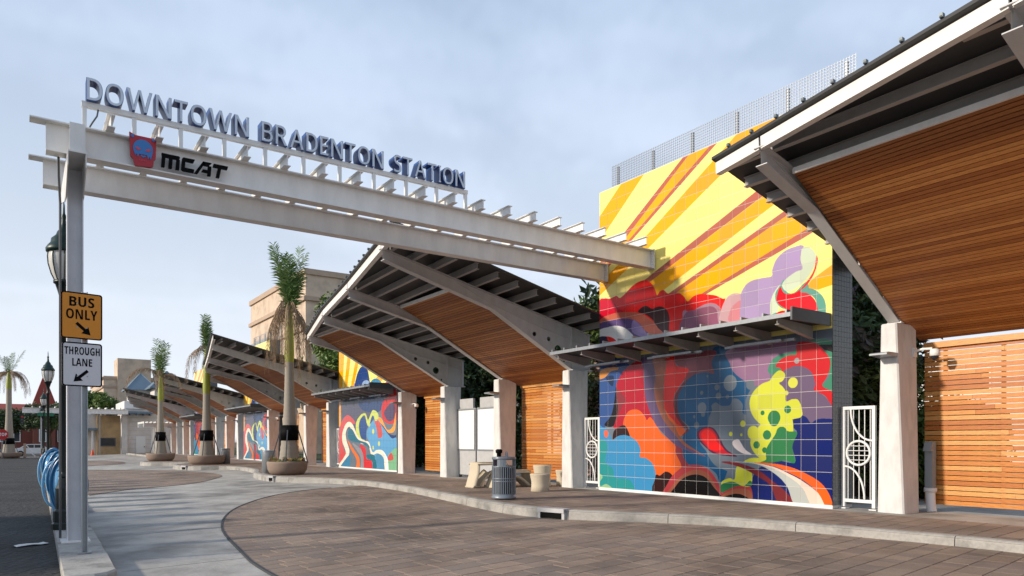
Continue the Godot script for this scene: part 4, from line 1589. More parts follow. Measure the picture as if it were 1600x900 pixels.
# shaft: length of the green shaft over the trunk; hang: how close the dry fronds hang to it (1 = straight down)
func palm(label: String, at: Vector3, h: float, r0: float, shaft: float, tuft: float, green: int, spread: float, dead: int, dry: float, hang: float, seed_: int) -> void:
	var g := RandomNumberGenerator.new()
	g.seed = seed_
	var o := thing_local("palm_tree", label, "palm tree", at + Vector3(0, 0.45, 0))
	var s := S()
	var prof := []
	var n := int(h / 0.07)
	for k in n + 1:
		var f := float(k) / n
		var rr := r0 * lerpf(1.0, 0.42, smoothstep(0.0, 1.0, pow(f, 0.5))) * (1.0 + (0.035 if k % 3 == 0 else 0.0))
		prof.append(Vector2(rr, f * h))
	lathe(s, Vector3.ZERO, prof, 14)
	put(s, "trunk", M.trunk, o)
	s = S()
	lathe(s, Vector3.ZERO, [Vector2(r0 * 0.42, h), Vector2(r0 * 0.46, h + shaft * 0.15), Vector2(r0 * 0.4, h + shaft * 0.5), Vector2(r0 * 0.25, h + shaft), Vector2(0.03, h + shaft + 0.4)], 12)
	put(s, "crownshaft", M.crownshaft, o)
	for k in green:
		s = S()
		var a := TAU * k / green + g.randf() * 0.7
		frond(s, Vector3(0, h + shaft * g.randf_range(0.75, 1.0), 0), Vector3(cos(a) * spread, 1.0, sin(a) * spread), tuft * g.randf_range(0.6, 1.05), g.randf_range(0.02, 0.13), 0.5, 44, g, 0.022)
		put(s, "frond", M.frond_green, o)
	for k in dead:
		s = S()
		var a := TAU * k / dead + g.randf() * 0.9
		frond(s, Vector3(0, h + shaft * g.randf_range(0.9, 1.12), 0), Vector3(cos(a), lerpf(0.9, -0.6, hang), sin(a)), dry * g.randf_range(0.7, 1.1), lerpf(0.35, 1.1, hang), 0.42, 44, g, 0.02)
		put(s, "dry_frond", M.frond_dry, o)
	var y := 0.9
	var rs := r0 * lerpf(1.0, 0.42, smoothstep(0.0, 1.0, pow(y / h, 0.5))) + 0.04
	s = S()
	lathe(s, Vector3.ZERO, [Vector2(rs - 0.05, y), Vector2(rs, y), Vector2(rs, y + 0.6), Vector2(rs - 0.05, y + 0.6)], 14)
	put(s, "strap", M.black, o)
	for k in 4:
		s = S()
		var a := TAU * k / 4 + 0.5
		var d := Vector3(cos(a), 0, sin(a))
		bar(s, d * rs + Vector3(0, y + 0.4, 0), d * (r0 + 0.3) + Vector3(0, 0.0, 0), 0.04, 0.04)
		put(s, "brace", M.dark_steel, o)

func planter(label: String, at: Vector3, r: float, flowers: bool, seed_: int) -> void:
	var o := thing_local("bowl_planter", label, "planter", at, 0.0, "round brown planters along the lane")
	var s := S()
	lathe(s, Vector3.ZERO, [Vector2(0, 0.02), Vector2(r * 0.72, 0.0), Vector2(r * 0.86, 0.06), Vector2(r * 0.96, 0.2), Vector2(r, 0.42), Vector2(r, 0.5), Vector2(r * 0.97, 0.52), Vector2(r * 0.92, 0.52), Vector2(r * 0.9, 0.46)], 30)
	put(s, "bowl", M.planter_concrete, o)
	s = S()
	lathe(s, Vector3.ZERO, [Vector2(r * 0.91, 0.45), Vector2(0, 0.47)], 20)
	put(s, "soil", M.bark, o)
	if flowers:
		var lobes := []
		for k in 18:
			lobes.append([Vector3(cos(TAU * k / 18) * r * 0.74, 0.56, sin(TAU * k / 18) * r * 0.74), 0.13])
		foliage("bedding_plants", o, lobes, 8, [Color(0.1, 0.2, 0.03), Color(0.16, 0.25, 0.05), Color(0.3, 0.2, 0.05), Color(0.45, 0.08, 0.12), Color(0.08, 0.14, 0.03), Color(0.7, 0.6, 0.2)], 0.06, seed_)

# ---------------------------------------------------------------- buildings and far street
func block(s: SurfaceTool, x0: float, x1: float, u0: float, u1: float, y0: float, y1: float) -> void:
	box2(s, W(x0, y0, u0), W(x1, y1, u1))

func part(o: Node3D, called: String, m: Material, list: Array) -> MeshInstance3D:
	var s := S()
	for b in list:
		block(s, b[0], b[1], b[2], b[3], b[4], b[5])
	return put(s, called, m, o)

func window(o: Node3D, x0: float, x1: float, u0: float, u1: float, y0: float, y1: float, face: String, frame: Material) -> void:
	# a framed pane standing a little proud of the face: "w" looks towards -x, "s" towards the camera side
	var s := S()
	var t := 0.12
	var f: MeshInstance3D
	if face == "w":
		block(s, x0 - 0.06, x0 + 0.02, u0, u0 + t, y0, y1)
		block(s, x0 - 0.06, x0 + 0.02, u1 - t, u1, y0, y1)
		block(s, x0 - 0.06, x0 + 0.02, u0 + t, u1 - t, y1 - t, y1)
		block(s, x0 - 0.09, x0 + 0.02, u0 + t, u1 - t, y0, y0 + t)
		f = put(s, "window", frame, o)
		s = S()
		block(s, x0 - 0.02, x0 + 0.01, u0 + t, u1 - t, y0 + t, y1 - t)
	else:
		block(s, x0, x0 + t, u0 - 0.06, u0 + 0.02, y0, y1)
		block(s, x1 - t, x1, u0 - 0.06, u0 + 0.02, y0, y1)
		block(s, x0 + t, x1 - t, u0 - 0.06, u0 + 0.02, y1 - t, y1)
		block(s, x0 + t, x1 - t, u0 - 0.09, u0 + 0.02, y0, y0 + t)
		f = put(s, "window", frame, o)
		s = S()
		block(s, x0 + t, x1 - t, u0 - 0.02, u0 + 0.01, y0 + t, y1 - t)
	put(s, "pane", M.window_dark, f)

func hip_roof(o: Node3D, x0: float, x1: float, u0: float, u1: float, y0: float, y1: float, m: Material) -> void:
	var s := S()
	var top := W((x0 + x1) / 2, y1, (u0 + u1) / 2)
	var c := [W(x0, y0, u0), W(x1, y0, u0), W(x1, y0, u1), W(x0, y0, u1)]
	for k in 4:
		tri(s, c[k], c[(k + 1) % 4], top)
	quad(s, c[0], c[3], c[2], c[1])
	for k in 4:
		bar(s, c[k], top, 0.12, 0.06)
		bar(s, c[k] + Vector3(0, -0.08, 0), c[(k + 1) % 4] + Vector3(0, -0.08, 0), 0.16, 0.16)
	put(s, "roof", m, o)

func buildings() -> void:
	# large beige block behind the canopies
	var b := thing("beige_building", "large windowless looking beige stucco building with cornice bands behind the palm", "building", W(25, 0, 75))
	part(b, "wall", M.beige_wall, [[25, 62, 75, 97, -0.4, 19.2]])
	part(b, "parapet", M.beige_trim, [[24.8, 62, 74.8, 97.2, 19.2, 19.8]])
	for y in [16.4, 13.2]:
		part(b, "cornice", M.beige_trim, [[24.75, 62, 74.75, 97.25, y, y + 0.45]])
	part(b, "pilaster", M.beige_trim, [[31.5, 32.3, 74.7, 75.0, 0, 19.2]])
	part(b, "recess", M.dark_steel, [[24.9, 25.05, 87.0, 97.1, 8.0, 13.0]])
	part(b, "grey_lintel", M.pipe_grey, [[24.2, 25.0, 86.8, 98.6, 12.7, 13.7]])
	for k in 6:
		part(b, "orange_panel", M.wood5 if k % 2 else M.beige_wall, [[24.5, 24.9, 89.2 + k * 1.5, 90.66 + k * 1.5, 7.5, 12.69]])
	window(b, 24.88, 0, 87.1, 89.1, 8.0, 12.6, "w", M.pipe_grey)
	# station house at the end of the lane
	var h := thing("station_house", "low white station building with a plain white door at the end of the lane", "building", W(10.2, -0.39, 95))
	part(h, "wall", M.white_wall, [[10.2, 17, 95, 104, -0.4, 5.2]])
	part(h, "pier", M.white_wall, [[9.7, 10.3, 94.6, 95.2, -0.4, 4.4]])
	part(h, "parapet", M.camera_white, [[10.0, 12.2, 94.8, 104, 5.2, 6.1]])
	var d := part(h, "door", M.camera_white, [[11.25, 12.25, 94.93, 95.0, -0.38, 1.95]])
	part(d, "handle", M.dark_steel, [[12.08, 12.16, 94.87, 94.93, 0.65, 0.75]])
	part(h, "flat_roof", M.blue_roof, [[6.8, 13.0, 93.6, 97, 4.6, 4.85]])
	for k in 9:
		part(h, "roof_bracket", M.blue_roof, [[7.0 + k * 0.7, 7.1 + k * 0.7, 93.5, 95, 4.4, 4.6]])
	for y in 10:
		part(h, "block_course", M.beige_trim, [[10.32, 17, 94.985, 95.0, y * 0.52 - 0.02, y * 0.52]])
	var tn := thing("tan_kiosk", "small tan building with a dark wide window under a flat grey roof", "building", W(7.2, -0.39, 96))
	part(tn, "wall", M.tan_wall, [[7.3, 9.7, 96, 101, -0.4, 4.4]])
	window(tn, 7.6, 9.2, 96, 96, 0.75, 1.75, "s", M.dark_steel)
	part(tn, "side_wall", M.white_wall, [[6.3, 7.3, 96.5, 101, -0.4, 4.9]])
	for k in 3:
		part(tn, "post", M.camera_white, [[5.2 + k * 0.75, 5.4 + k * 0.75, 95.5, 95.7, -0.4, 2.6]])
	part(tn, "low_roof", M.blue_roof, [[4.4, 7.3, 95.0, 98, 2.6, 2.85]])
	part(tn, "front_post", M.galvanised, [[7.35, 7.47, 93.7, 93.82, -0.4, 4.6]])
	var wp := thing("white_pergola", "white slatted pergola roof beside the station house", "pergola", W(12, -0.1, 88))
	for k in 3:
		part(wp, "post", M.camera_white, [[12.2 + k * 0.1, 12.4 + k * 0.1, 87 + k * 2.2, 87.2 + k * 2.2, -0.2, 2.9]])
	part(wp, "beam", M.camera_white, [[11.0, 14, 86.6, 86.9, 2.9, 3.3]])
	part(wp, "beam", M.camera_white, [[11.0, 14, 91, 91.3, 2.9, 3.3]])
	for k in 8:
		part(wp, "rafter", M.camera_white, [[11.0 + k * 0.4, 11.12 + k * 0.4, 86.4, 91.5, 3.3, 3.5]])
	# houses behind with blue grey hip roofs
	for q in [[13.2, 16.4, 118, "left"], [15.6, 19.4, 112, "right"]]:
		var g := thing("hip_roof_house", ("farther pyramid roof in blue grey, on white walls beside the beige tower" if q[3] == "left" else "nearer pyramid roof in blue grey, just behind the white station house"), "house", W(q[0], 0, q[2]), "pyramid roofed pavilions")
		part(g, "wall", M.white_wall, [[q[0], q[1], q[2], q[2] + 4, -0.4, 8.9]])
		hip_roof(g, q[0] - 0.6, q[1] + 0.6, q[2] - 0.6, q[2] + 4.6, 9.0, 11.6, M.blue_roof)
		for k in 2:
			window(g, q[0] + 0.5 + k * 1.2, q[0] + 1.3 + k * 1.2, q[2], q[2], 5.6, 7.6, "s", M.camera_white)
	var t := thing("beige_tower", "beige stucco tower with moulded bands far behind the station house", "building", W(12, 0, 135))
	part(t, "wall", M.beige_wall, [[11.2, 19, 135, 160, -0.4, 12.2]])
	part(t, "tower", M.beige_wall, [[13.2, 18.2, 134.5, 140, -0.4, 15.2]])
	for y in [10.2, 11.6]:
		part(t, "cornice", M.beige_trim, [[11.0, 19.1, 134.9, 160, y, y + 0.4]])
	# pale building glimpsed through the trees behind the platform
	var p := thing("pale_office", "pale office building with rows of windows behind the station trees", "building", W(46, 0, 20))
	part(p, "wall", M.white_wall, [[46, 60, -10, 60, -0.2, 6.5]])
	for k in 9:
		window(p, 46, 0, k * 6.0, k * 6.0 + 3.4, 1.2, 3.0, "w", M.camera_white)
		window(p, 46, 0, k * 6.0, k * 6.0 + 3.4, 4.0, 5.6, "w", M.camera_white)
	# unseen building across the street, added to lay shade on the lane
	var sh := thing("added_shade_building", "added unseen flat roofed block across the street that shades the lane", "building", W(-14, -0.3, 18))
	part(sh, "wall", M.tan_wall, [[-26, -12.5, 14.6, 22.5, -0.4, 5.3]])
	part(sh, "parapet", M.beige_trim, [[-26.1, -12.4, 14.5, 22.6, 5.3, 5.6]])
	for k in 3:
		part(sh, "window", M.window_dark, [[-12.5, -12.44, 15.4 + k * 2.4, 17.0 + k * 2.4, 3.1, 4.3]])
		part(sh, "lower_window", M.window_dark, [[-12.5, -12.44, 15.2 + k * 2.4, 17.2 + k * 2.4, 0.3, 2.5]])
	# church
	var c := thing("brick_church", "red brick church with a pointed red steeple at the end of the street", "church", W(1, 0, 200))
	part(c, "wall", M.brick_red, [[-6, 9, 196, 215, -0.5, 7.2]])
	part(c, "tower", M.brick_red, [[2.2, 6.4, 192, 196.2, -0.5, 8.6]])
	hip_roof(c, 1.7, 6.9, 191.5, 196.7, 8.6, 16.6, M.red_roof)
	var s := S()
	tube(s, [W(4.3, 16.3, 194.1), W(4.3, 18.0, 194.1)], 0.08, 5)
	put(s, "spire", M.dark_steel, c)
	s = S()
	var ridge := [W(-6.5, 7.2, 195.5), W(9.5, 7.2, 195.5), W(9.5, 7.2, 215.5), W(-6.5, 7.2, 215.5), W(-6.5, 10.2, 205), W(9.5, 10.2, 205)]
	quad(s, ridge[0], ridge[1], ridge[5], ridge[4])
	quad(s, ridge[2], ridge[3], ridge[4], ridge[5])
	tri(s, ridge[0], ridge[4], ridge[3])
	tri(s, ridge[1], ridge[2], ridge[5])
	put(s, "nave_roof", M.red_roof, c)
	for x in [3.3, 6.9, -1.5, -4]:
		s = S()
		var arch := PackedVector2Array([Vector2(-0.7, 0), Vector2(0.7, 0), Vector2(0.7, 3.2)])
		for k in 9:
			arch.append(Vector2(0.7 * cos(PI * k / 8), 3.2 + 0.8 * sin(PI * k / 8)))
		var z := 191.9 if x == 3.3 else 195.9
		prism(s, arch, W(x + 0.7, 1.2, z), Vector3.RIGHT, Vector3.UP, 0.12)
		var w := put(s, "arched_window", M.camera_white, c)
		s = S()
		var inner := PackedVector2Array()
		for v in arch:
			inner.append(Vector2(v.x * 0.7, v.y * 0.88 + 0.2))
		prism(s, inner, W(x + 0.7, 1.2, z - 0.1), Vector3.RIGHT, Vector3.UP, 0.06)
		put(s, "pane", M.window_dark, w)
	# white span over the street at the far end
	var f := thing("far_gantry", "second white gantry spanning the lane at its far end", "gantry", W(0.6, -0.3, 93))
	for u in [93.0, 94.4]:
		s = S()
		ibeam(s, W(0.1, 4.72, u), W(10.2, 4.72, u), 0.55, 0.26, 0.03)
		put(s, "beam", M.white_paint, f)
	for k in 13:
		s = S()
		bar(s, W(1.0 + k * 0.7, 5.08, 92.7), W(1.0 + k * 0.7, 5.08, 94.7), 0.1, 0.18)
		put(s, "joist", M.white_paint, f)
	part(f, "column", M.post_paint, [[1.75, 1.95, 92.95, 93.15, -0.3, 4.45]])
	# traffic signals on a mast arm across the junction
	var m := thing("signal_mast", "black mast arm with hanging traffic signals over the junction", "traffic signal", W(9, -0.4, 104))
	s = S()
	tube(s, [W(7.6, -0.4, 104), W(7.6, 5.4, 104)], 0.12, 8)
	tube(s, [W(7.6, 4.4, 104), W(-6, 4.5, 104)], 0.07, 7)
	put(s, "mast", M.black_iron, m)
	for x in [4.9, 0.1]:
		s = S()
		box2(s, W(x - 0.17, 3.4, 103.8), W(x + 0.17, 4.5, 104.1))
		var hd := put(s, "signal_head", M.black_iron, m)
		for k in 3:
			s = S()
			lathe_z(s, W(x, 3.6 + k * 0.34, 103.79), 0.11, 0.03)
			put(s, "lens", M.stop_red if k == 2 else M.window_dark, hd)
	var n := thing_local("street_name_sign", "green street name plate hung from the far gantry", "sign", W(2.2, 4.25, 92.6))
	s = S()
	prism(s, rounded(1.5, 0.36, 0.05), Vector3.ZERO, Vector3.RIGHT, Vector3.UP, 0.03)
	put(s, "plate", M.street_green, n)
	s = S()
	for e in [-1, 1]:
		box(s, Vector3(e * 0.5, 0.22, -0.02), Vector3(0.03, 0.14, 0.03))
	put(s, "hanger", M.galvanised, n)
	# stop sign
	var q := thing_local("stop_sign", "red octagonal stop sign on a pale post at the street edge", "stop sign", W(-1.55, -0.3, 86))
	s = S()
	box(s, Vector3(0, 1.2, -0.04), Vector3(0.07, 2.4, 0.05))
	put(s, "post", M.galvanised, q)
	s = S()
	var oct := PackedVector2Array()
	for k in 8:
		oct.append(Vector2(cos(TAU * (k + 0.5) / 8), sin(TAU * (k + 0.5) / 8)) * 0.55)
	prism(s, oct, Vector3(0, 2.3, 0), Vector3.RIGHT, Vector3.UP, 0.02)
	put(s, "plate", M.stop_red, q)
	text("lettering", "STOP", M.camera_white, q, Vector3(0, 2.3, 0.025), 0.8, 0.32, 0.006)
	# white car crossing
	car()
	for v in [[1.9, 88.6, "beside the bicycle racks at the street end"], [6.6, 92.5, "in front of the tan building"]]:
		var k := thing_local("traffic_cone", "orange traffic cone " + v[2], "traffic cone", W(v[0], -0.32, v[1]), 0.0, "orange traffic cones")
		s = S()
		lathe(s, Vector3.ZERO, [Vector2(0.2, 0.03), Vector2(0.04, 0.75), Vector2(0, 0.75)], 12)
		put(s, "cone", M.cone_orange, k)
		s = S()
		box(s, Vector3(0, 0.015, 0), Vector3(0.42, 0.03, 0.42))
		put(s, "base", M.cone_orange, k)
	# pale barrier on the far pavement
	var bar_ := thing("pale_barrier", "pale hinged barrier post with sloping arms beside the far planter", "barrier", W(0.3, -0.3, 88))
	s = S()
	box2(s, W(0.2, -0.3, 87.9), W(0.42, 1.1, 88.1))
	put(s, "post", M.beige_trim, bar_)
	s = S()
	bar(s, W(0.42, 0.55, 88), W(1.2, -0.2, 88), 0.08, 0.1)
	bar(s, W(0.42, 0.95, 88.2), W(1.0, 0.2, 88.2), 0.08, 0.1)
	put(s, "arm", M.camera_white, bar_)
	part_thing("wall_slab", "dark green awning over a shop corner at the street edge", "awning", W(-1.9, 2.7, 92), M.street_green, Vector3(1.4, 0.9, 3))

func part_thing(called: String, label: String, cat: String, at: Vector3, m: Material, size: Vector3) -> void:
	var o := thing_local("shop_awning", label, cat, at)
	var s := S()
	prism(s, PackedVector2Array([Vector2(-size.x / 2, -size.y / 2), Vector2(size.x / 2, -size.y / 2), Vector2(-size.x / 2, size.y / 2)]), Vector3(0, 0, -size.z / 2), Vector3.RIGHT, Vector3.UP, size.z)
	put(s, "canvas", m, o)
	s = S()
	for z in [-1, 1]:
		bar(s, Vector3(-size.x / 2, -size.y / 2, z * size.z * 0.45), Vector3(-size.x / 2, -3.0, z * size.z * 0.45), 0.08, 0.08)
	put(s, "post", M.galvanised, o)

func car() -> void:
	var o := thing_local("white_car", "white saloon car crossing the far end of the street", "car", W(1.3, -0.38, 99.5))
	var s := S()
	var side := PackedVector2Array([Vector2(-2.2, 0.3), Vector2(-2.25, 0.6), Vector2(-2.1, 0.85), Vector2(-1.45, 0.95), Vector2(-0.75, 1.38), Vector2(0.55, 1.4), Vector2(1.2, 0.98), Vector2(2.0, 0.85), Vector2(2.25, 0.62), Vector2(2.2, 0.3)])
	prism(s, side, Vector3(0, 0, -0.85), Vector3.RIGHT, Vector3.UP, 1.7)
	put(s, "body", M.car_white, o)
	s = S()
	prism(s, PackedVector2Array([Vector2(-1.2, 0.97), Vector2(-0.68, 1.3), Vector2(-0.1, 1.32), Vector2(-0.1, 0.97)]), Vector3(0, 0, 0.85), Vector3.RIGHT, Vector3.UP, 0.01)
	prism(s, PackedVector2Array([Vector2(-0.03, 0.97), Vector2(-0.03, 1.32), Vector2(0.5, 1.32), Vector2(0.98, 0.99)]), Vector3(0, 0, 0.85), Vector3.RIGHT, Vector3.UP, 0.01)
	put(s, "window", M.window_dark, o)
	for x in [-1.35, 1.35]:
		for z in [-0.82, 0.82]:
			s = S()
			lathe_z(s, Vector3(x, 0.32, z - 0.1), 0.32, 0.2)
			var w := put(s, "wheel", M.tyre, o)
			s = S()
			lathe_z(s, Vector3(x, 0.32, z - 0.105), 0.19, 0.21)
			put(s, "rim", M.galvanised, w)
	for x in [-2.22, 2.18]:
		s = S()
		box(s, Vector3(x, 0.66, 0.62), Vector3(0.06, 0.14, 0.3))
		put(s, "lamp", M.board_white if x > 0 else M.stop_red, o)

# ---------------------------------------------------------------- sky
func sky_cover() -> ImageTexture:
	var n := FastNoiseLite.new()
	n.seed = 17
	n.frequency = 0.8
	n.fractal_octaves = 6
	n.fractal_gain = 0.55
	n.domain_warp_enabled = true
	n.domain_warp_amplitude = 0.5
	n.domain_warp_frequency = 0.8
	var w := 768
	var h := 384
	var im := Image.create(w, h, false, Image.FORMAT_RGBAF)
	for y in h:
		var el := (0.5 - (y + 0.5) / h) * PI
		for x in w:
			var az := (x + 0.5) / w * TAU
			var v := 0.0
			if el > -0.05:
				var d := Vector3(cos(el) * cos(az) * 1.4, sin(el) * 3.0, cos(el) * sin(az) * 0.8)
				v = smoothstep(-0.2, 0.65, n.get_noise_3d(d.x * 1.2, d.y * 1.6, d.z * 1.2))
			im.set_pixel(x, y, Color(0.9, 0.92, 1.0, v))
	return ImageTexture.create_from_image(im)

func _ready() -> void:
	rng.seed = 7
	# camera: level, lens shifted upwards
	var cam := Camera3D.new()
	cam.name = "camera"
	cam.projection = Camera3D.PROJECTION_FRUSTUM
	cam.near = 0.1
	cam.far = 2500.0
	cam.size = 0.1 * 900.0 / 1111.0
	cam.frustum_offset = Vector2(0, 0.1 * 240.0 / 1111.0)
	cam.position = Vector3(0, 1.3, 0)
	cam.rotation.y = -atan(767.0 / 1111.0)
	add_child(cam)
	cam.current = true
	# sky
	var sky := ProceduralSkyMaterial.new()
	sky.sky_top_color = Color(0.50, 0.58, 0.685)
	sky.sky_horizon_color = Color(0.80, 0.815, 0.83)
	sky.sky_curve = 0.22
	sky.ground_bottom_color = Color(0.3, 0.29, 0.28)
	sky.ground_horizon_color = Color(0.6, 0.62, 0.64)
	sky.sky_cover = sky_cover()
	sky.sky_cover_modulate = Color(1, 1, 1, 0.11)
	var env := Environment.new()
	env.background_mode = Environment.BG_SKY
	env.sky = Sky.new()
	env.sky.sky_material = sky
	env.background_energy_multiplier = 1.0
	env.tonemap_mode = Environment.TONE_MAPPER_LINEAR
	env.tonemap_exposure = 1.68
	env.sdfgi_enabled = true
	env.ssao_enabled = true
	env.ssil_enabled = true
	var we := WorldEnvironment.new()
	we.name = "environment"
	we.environment = env
	add_child(we)
	var sun := DirectionalLight3D.new()
	sun.name = "sun"
	sun.light_energy = 0.82
	sun.light_color = Color(1.0, 0.945, 0.87)
	sun.light_angular_distance = 3.5
	sun.shadow_enabled = true
	sun.basis = Basis.looking_at(Vector3(1.0, -0.4, 0.235))
	add_child(sun)
	materials()
	mural_material("mural_print", false)
	mural_material("second_mural_print", true)
	var print_one := "mural_print"
	var print_two := "second_mural_print"
	ground()
	paving()
	buildings()
	# nearest canopy, then the row of four
	var near := {"col": Vector2(13.35, 3.53), "kink": Vector2(10.76, 5.11), "end": Vector2(14.1, 4.75), "ceil": Vector2(10.08, 5.56), "wall": Vector2(14.12, 3.22), "u0": -3.2, "u1": 7.85, "pitch": 0.075}
	canopy("nearest slatted canopy, cut off by the right edge of the view", [[-0.36, 8.2, 6.1], [3.24, 8.78, 5.99], [6.84, 9.4, 5.83]], near, [0, 1], true)
	var row := {"col": Vector2(12.95, 3.38), "kink": Vector2(10.28, 4.82), "end": Vector2(13.7, 4.4), "ceil": Vector2(9.35, 5.30), "wall": Vector2(13.68, 3.14), "u0": 14.6, "u1": 27.4}
	var tips := [[15.85, 7.16, 5.93], [19.45, 7.74, 5.68], [23.05, 8.3, 5.5], [26.65, 9.07, 5.32]]
	canopy("second slatted canopy, behind the litter bin and stools", tips, row, [0, 2], true)
	var far_row := row.duplicate()
	far_row.u0 = 34.6
	far_row.u1 = 47.4
	for k in ["col", "kink", "end", "ceil", "wall"]:
		far_row[k] = row[k] + Vector2(0.31, 0)
	var far_tips := []
	for t in tips:
		far_tips.append([t[0] + 20, t[1] + 0.31, t[2]])
	var c3 := canopy("third slatted canopy, behind the palm with flowers at its foot", far_tips, far_row, [0, 2], false)
	copy(c3, W(0.31, 0, 20), "fourth slatted canopy, past the second palm in a planter")
	copy(c3, W(0.62, 0, 40), "last and farthest slatted canopy, just before the white station house")
	# columns
	var order := ["nearest", "second", "third", "fourth"]
	var which := ["second", "third", "fourth", "last"]
	var col := column("white tapered column beside the near wooden wall, carrying the nearest canopy", W(13.07, 0, 6.84), 3.46)
	var col2 := column("nearest of the four white columns under the second canopy, beside the large mural", W(12.78, 0, 15.85), 3.33)
	copy(col, W(0, 0, -3.6), "white tapered column at the camera end of the near wooden wall")
	var spots := ["", "white column between the wooden wall and the grey notice boards", "white column between the notice boards and the narrow wooden wall", "white column with a camera at the far end of the second canopy"]
	for k in range(1, 4):
		copy(col2, W(0, 0, 3.6 * k), spots[k])
	for m in range(1, 4):
		for k in 4:
			copy(col2, W(0.31 * m, 0, 20 * m + 3.6 * k), "%s white column, counted along the lane, under the %s canopy" % [order[k], which[m]])
	# walls of slats
	slat_wall("wide wooden slat wall under the nearest canopy", 14.12, 3.1, 6.66, 0.12, 3.09, true)
	slat_wall("wooden slat wall of the nearest canopy beyond the edge of the view", 14.12, -0.5, 2.9, 0.12, 3.16, false)
	slat_wall("wooden slat wall behind the round stools", 13.68, 16.1, 19.25, 0.12, 3.1, true)
	slat_wall("narrow wooden slat wall at the far end of the second canopy", 13.68, 23.3, 26.1, 0.12, 3.1, true)
	for m in range(1, 4):
		for v in [[16.1, 19.25, "near"], [23.3, 26.1, "far"]]:
			slat_wall("wooden slat wall at the %s end of the %s canopy" % [v[2], which[m]], 13.68 + 0.31 * m, v[0] + 20 * m, v[1] + 20 * m, 0.12, 3.1, false)
	# murals
	mural_wall("largest tiled mural wall, yellow sun rays above bright clouds", 7.82, 0.0, print_one, true)
	wire_screen("wire screen standing above the largest mural", 7.9, 0.0, true)
	awning("grey steel awning across the largest mural", 7.9, 0.0)
	mural_wall("second tiled mural wall, with a white and blue wave", 27.9, 0.31, print_two, false)
	mural_wall("third tiled mural wall, seen between the palms", 47.9, 0.62, print_two, false)
	mural_wall("farthest tiled mural wall, in reds and oranges", 67.9, 0.93, print_one, false)
	for m in range(1, 4):
		awning("grey steel awning across the %s mural" % ["", "second", "third", "farthest"][m], 7.9 + 20 * m, 0.31 * m)
		wire_screen("wire screen standing above the %s mural" % ["", "second", "third", "farthest"][m], 7.9 + 20 * m, 0.31 * m, false)
	gate("white metal gate between the near column and the largest mural", W(13.25, 0, 7.46))
	gate("white metal gate between the largest mural and the second canopy", W(13.25, 0, 15.2))
	gate("white metal gate to the camera side of the second mural", W(13.5, 0, 27.45))
	gate("white metal gate beyond the second mural", W(13.5, 0, 35.2))
	# fittings of the near column
	security_camera("white dome security camera on the near column", W(13.62, 2.95, 6.62))
	security_camera("white dome security camera on the far column of the second canopy", W(13.2, 2.8, 26.43))
	security_camera("white dome security camera on the far column of the third canopy", W(13.5, 2.8, 46.43))
	var pipe := thing("downpipe", "grey downpipe with a white elbow beside the near column", "downpipe", W(14.0, 0, 6.5))
	var s := S()
	box2(s, W(13.93, 0.42, 6.43), W(14.07, 1.12, 6.57))
	prism(s, PackedVector2Array([Vector2(13.86, 1.12), Vector2(14.07, 1.12), Vector2(14.07, 1.3), Vector2(13.93, 1.3)]), W(0, 0, 6.57), Vector3.RIGHT, Vector3.UP, 0.14)
	put(s, "pipe", M.pipe_grey, pipe)
	s = S()
	tube(s, [W(14.0, 0.42, 6.5), W(14.0, 0.3, 6.5), W(13.97, 0.16, 6.48), W(13.95, -0.01, 6.45)], 0.085, 10)
	lathe(s, W(14.0, 0, 6.5), [Vector2(0.085, 0.36), Vector2(0.11, 0.36), Vector2(0.11, 0.44), Vector2(0.085, 0.44)], 12)
	put(s, "elbow", M.camera_white, pipe)
	# seats, bin and boards under the second canopy
	kiosk("grey notice board nearer the far columns, left one of the pair with blank white sheets", W(13.3, 0, 22.2), 1.3)
	kiosk("grey notice board with a blank white sheet nearer the wooden wall", W(13.3, 0, 20.8), 1.3)
	litter_bin()
	arch_seat("arched_table", "tall pale concrete table with splayed feet left of the litter bin", "table", W(11.05, 0, 17.2), 1.3, 0.7, 0.5, 0.0)
	arch_seat("arched_bench", "low pale concrete bench with splayed feet right of the litter bin", "bench", W(11.6, 0, 16.9), 1.5, 0.47, 0.45, 0.0)
	stool("squat round concrete stool, the nearest one to the kerb", W(11.22, 0, 14.95), 0.45, 0.27)
	stool("taller round concrete stool standing behind the squat one", W(12.35, 0, 16.35), 0.62, 0.27)
	stool("round concrete stool in shade against the wooden wall", W(13.3, 0, 16.55), 0.45, 0.25)
	# palms in planters
	planter("round brown planter with flowers at the foot of the large palm", W(8.7, 0, 28.3), 0.78, true, 3)
	palm("large palm with a grey swollen trunk tied upright in the flower planter", W(8.78, 0, 28.3), 4.0, 0.42, 2.3, 2.6, 15, 0.21, 14, 2.9, 0.85, 51)
	planter("round brown planter of the middle palm, without flowers", W(8.75, 0, 43.5), 1.0, false, 4)
	palm("middle palm with a few drooping dry fronds in front of the third canopy", W(8.75, 0, 43.5), 3.6, 0.46, 2.4, 2.3, 6, 0.06, 4, 2.4, 0.45, 52)
	planter("round brown planter of the third palm near the white station house", W(7.75, 0, 53), 0.9, false, 5)
	palm("third palm with green fronds arching over the fourth canopy", W(7.75, 0, 53), 3.6, 0.4, 1.6, 2.8, 7, 0.16, 4, 2.8, 0.12, 53)
	planter("round brown planter across the street at the far left", W(-1.0, -0.3, 87), 1.1, false, 6)
	palm("ragged palm across the street beside the stop sign", W(-1.0, -0.3, 87), 6.4, 0.55, 1.6, 3.0, 4, 0.4, 16, 3.4, 0.4, 54)
	steel_bollard("round steel bin beside the planter of the large palm", W(8.25, 0, 29.3), 0.95, 0.26)
	steel_bollard("round steel bin beside the planter of the middle palm", W(9.9, 0, 44), 0.9, 0.26)
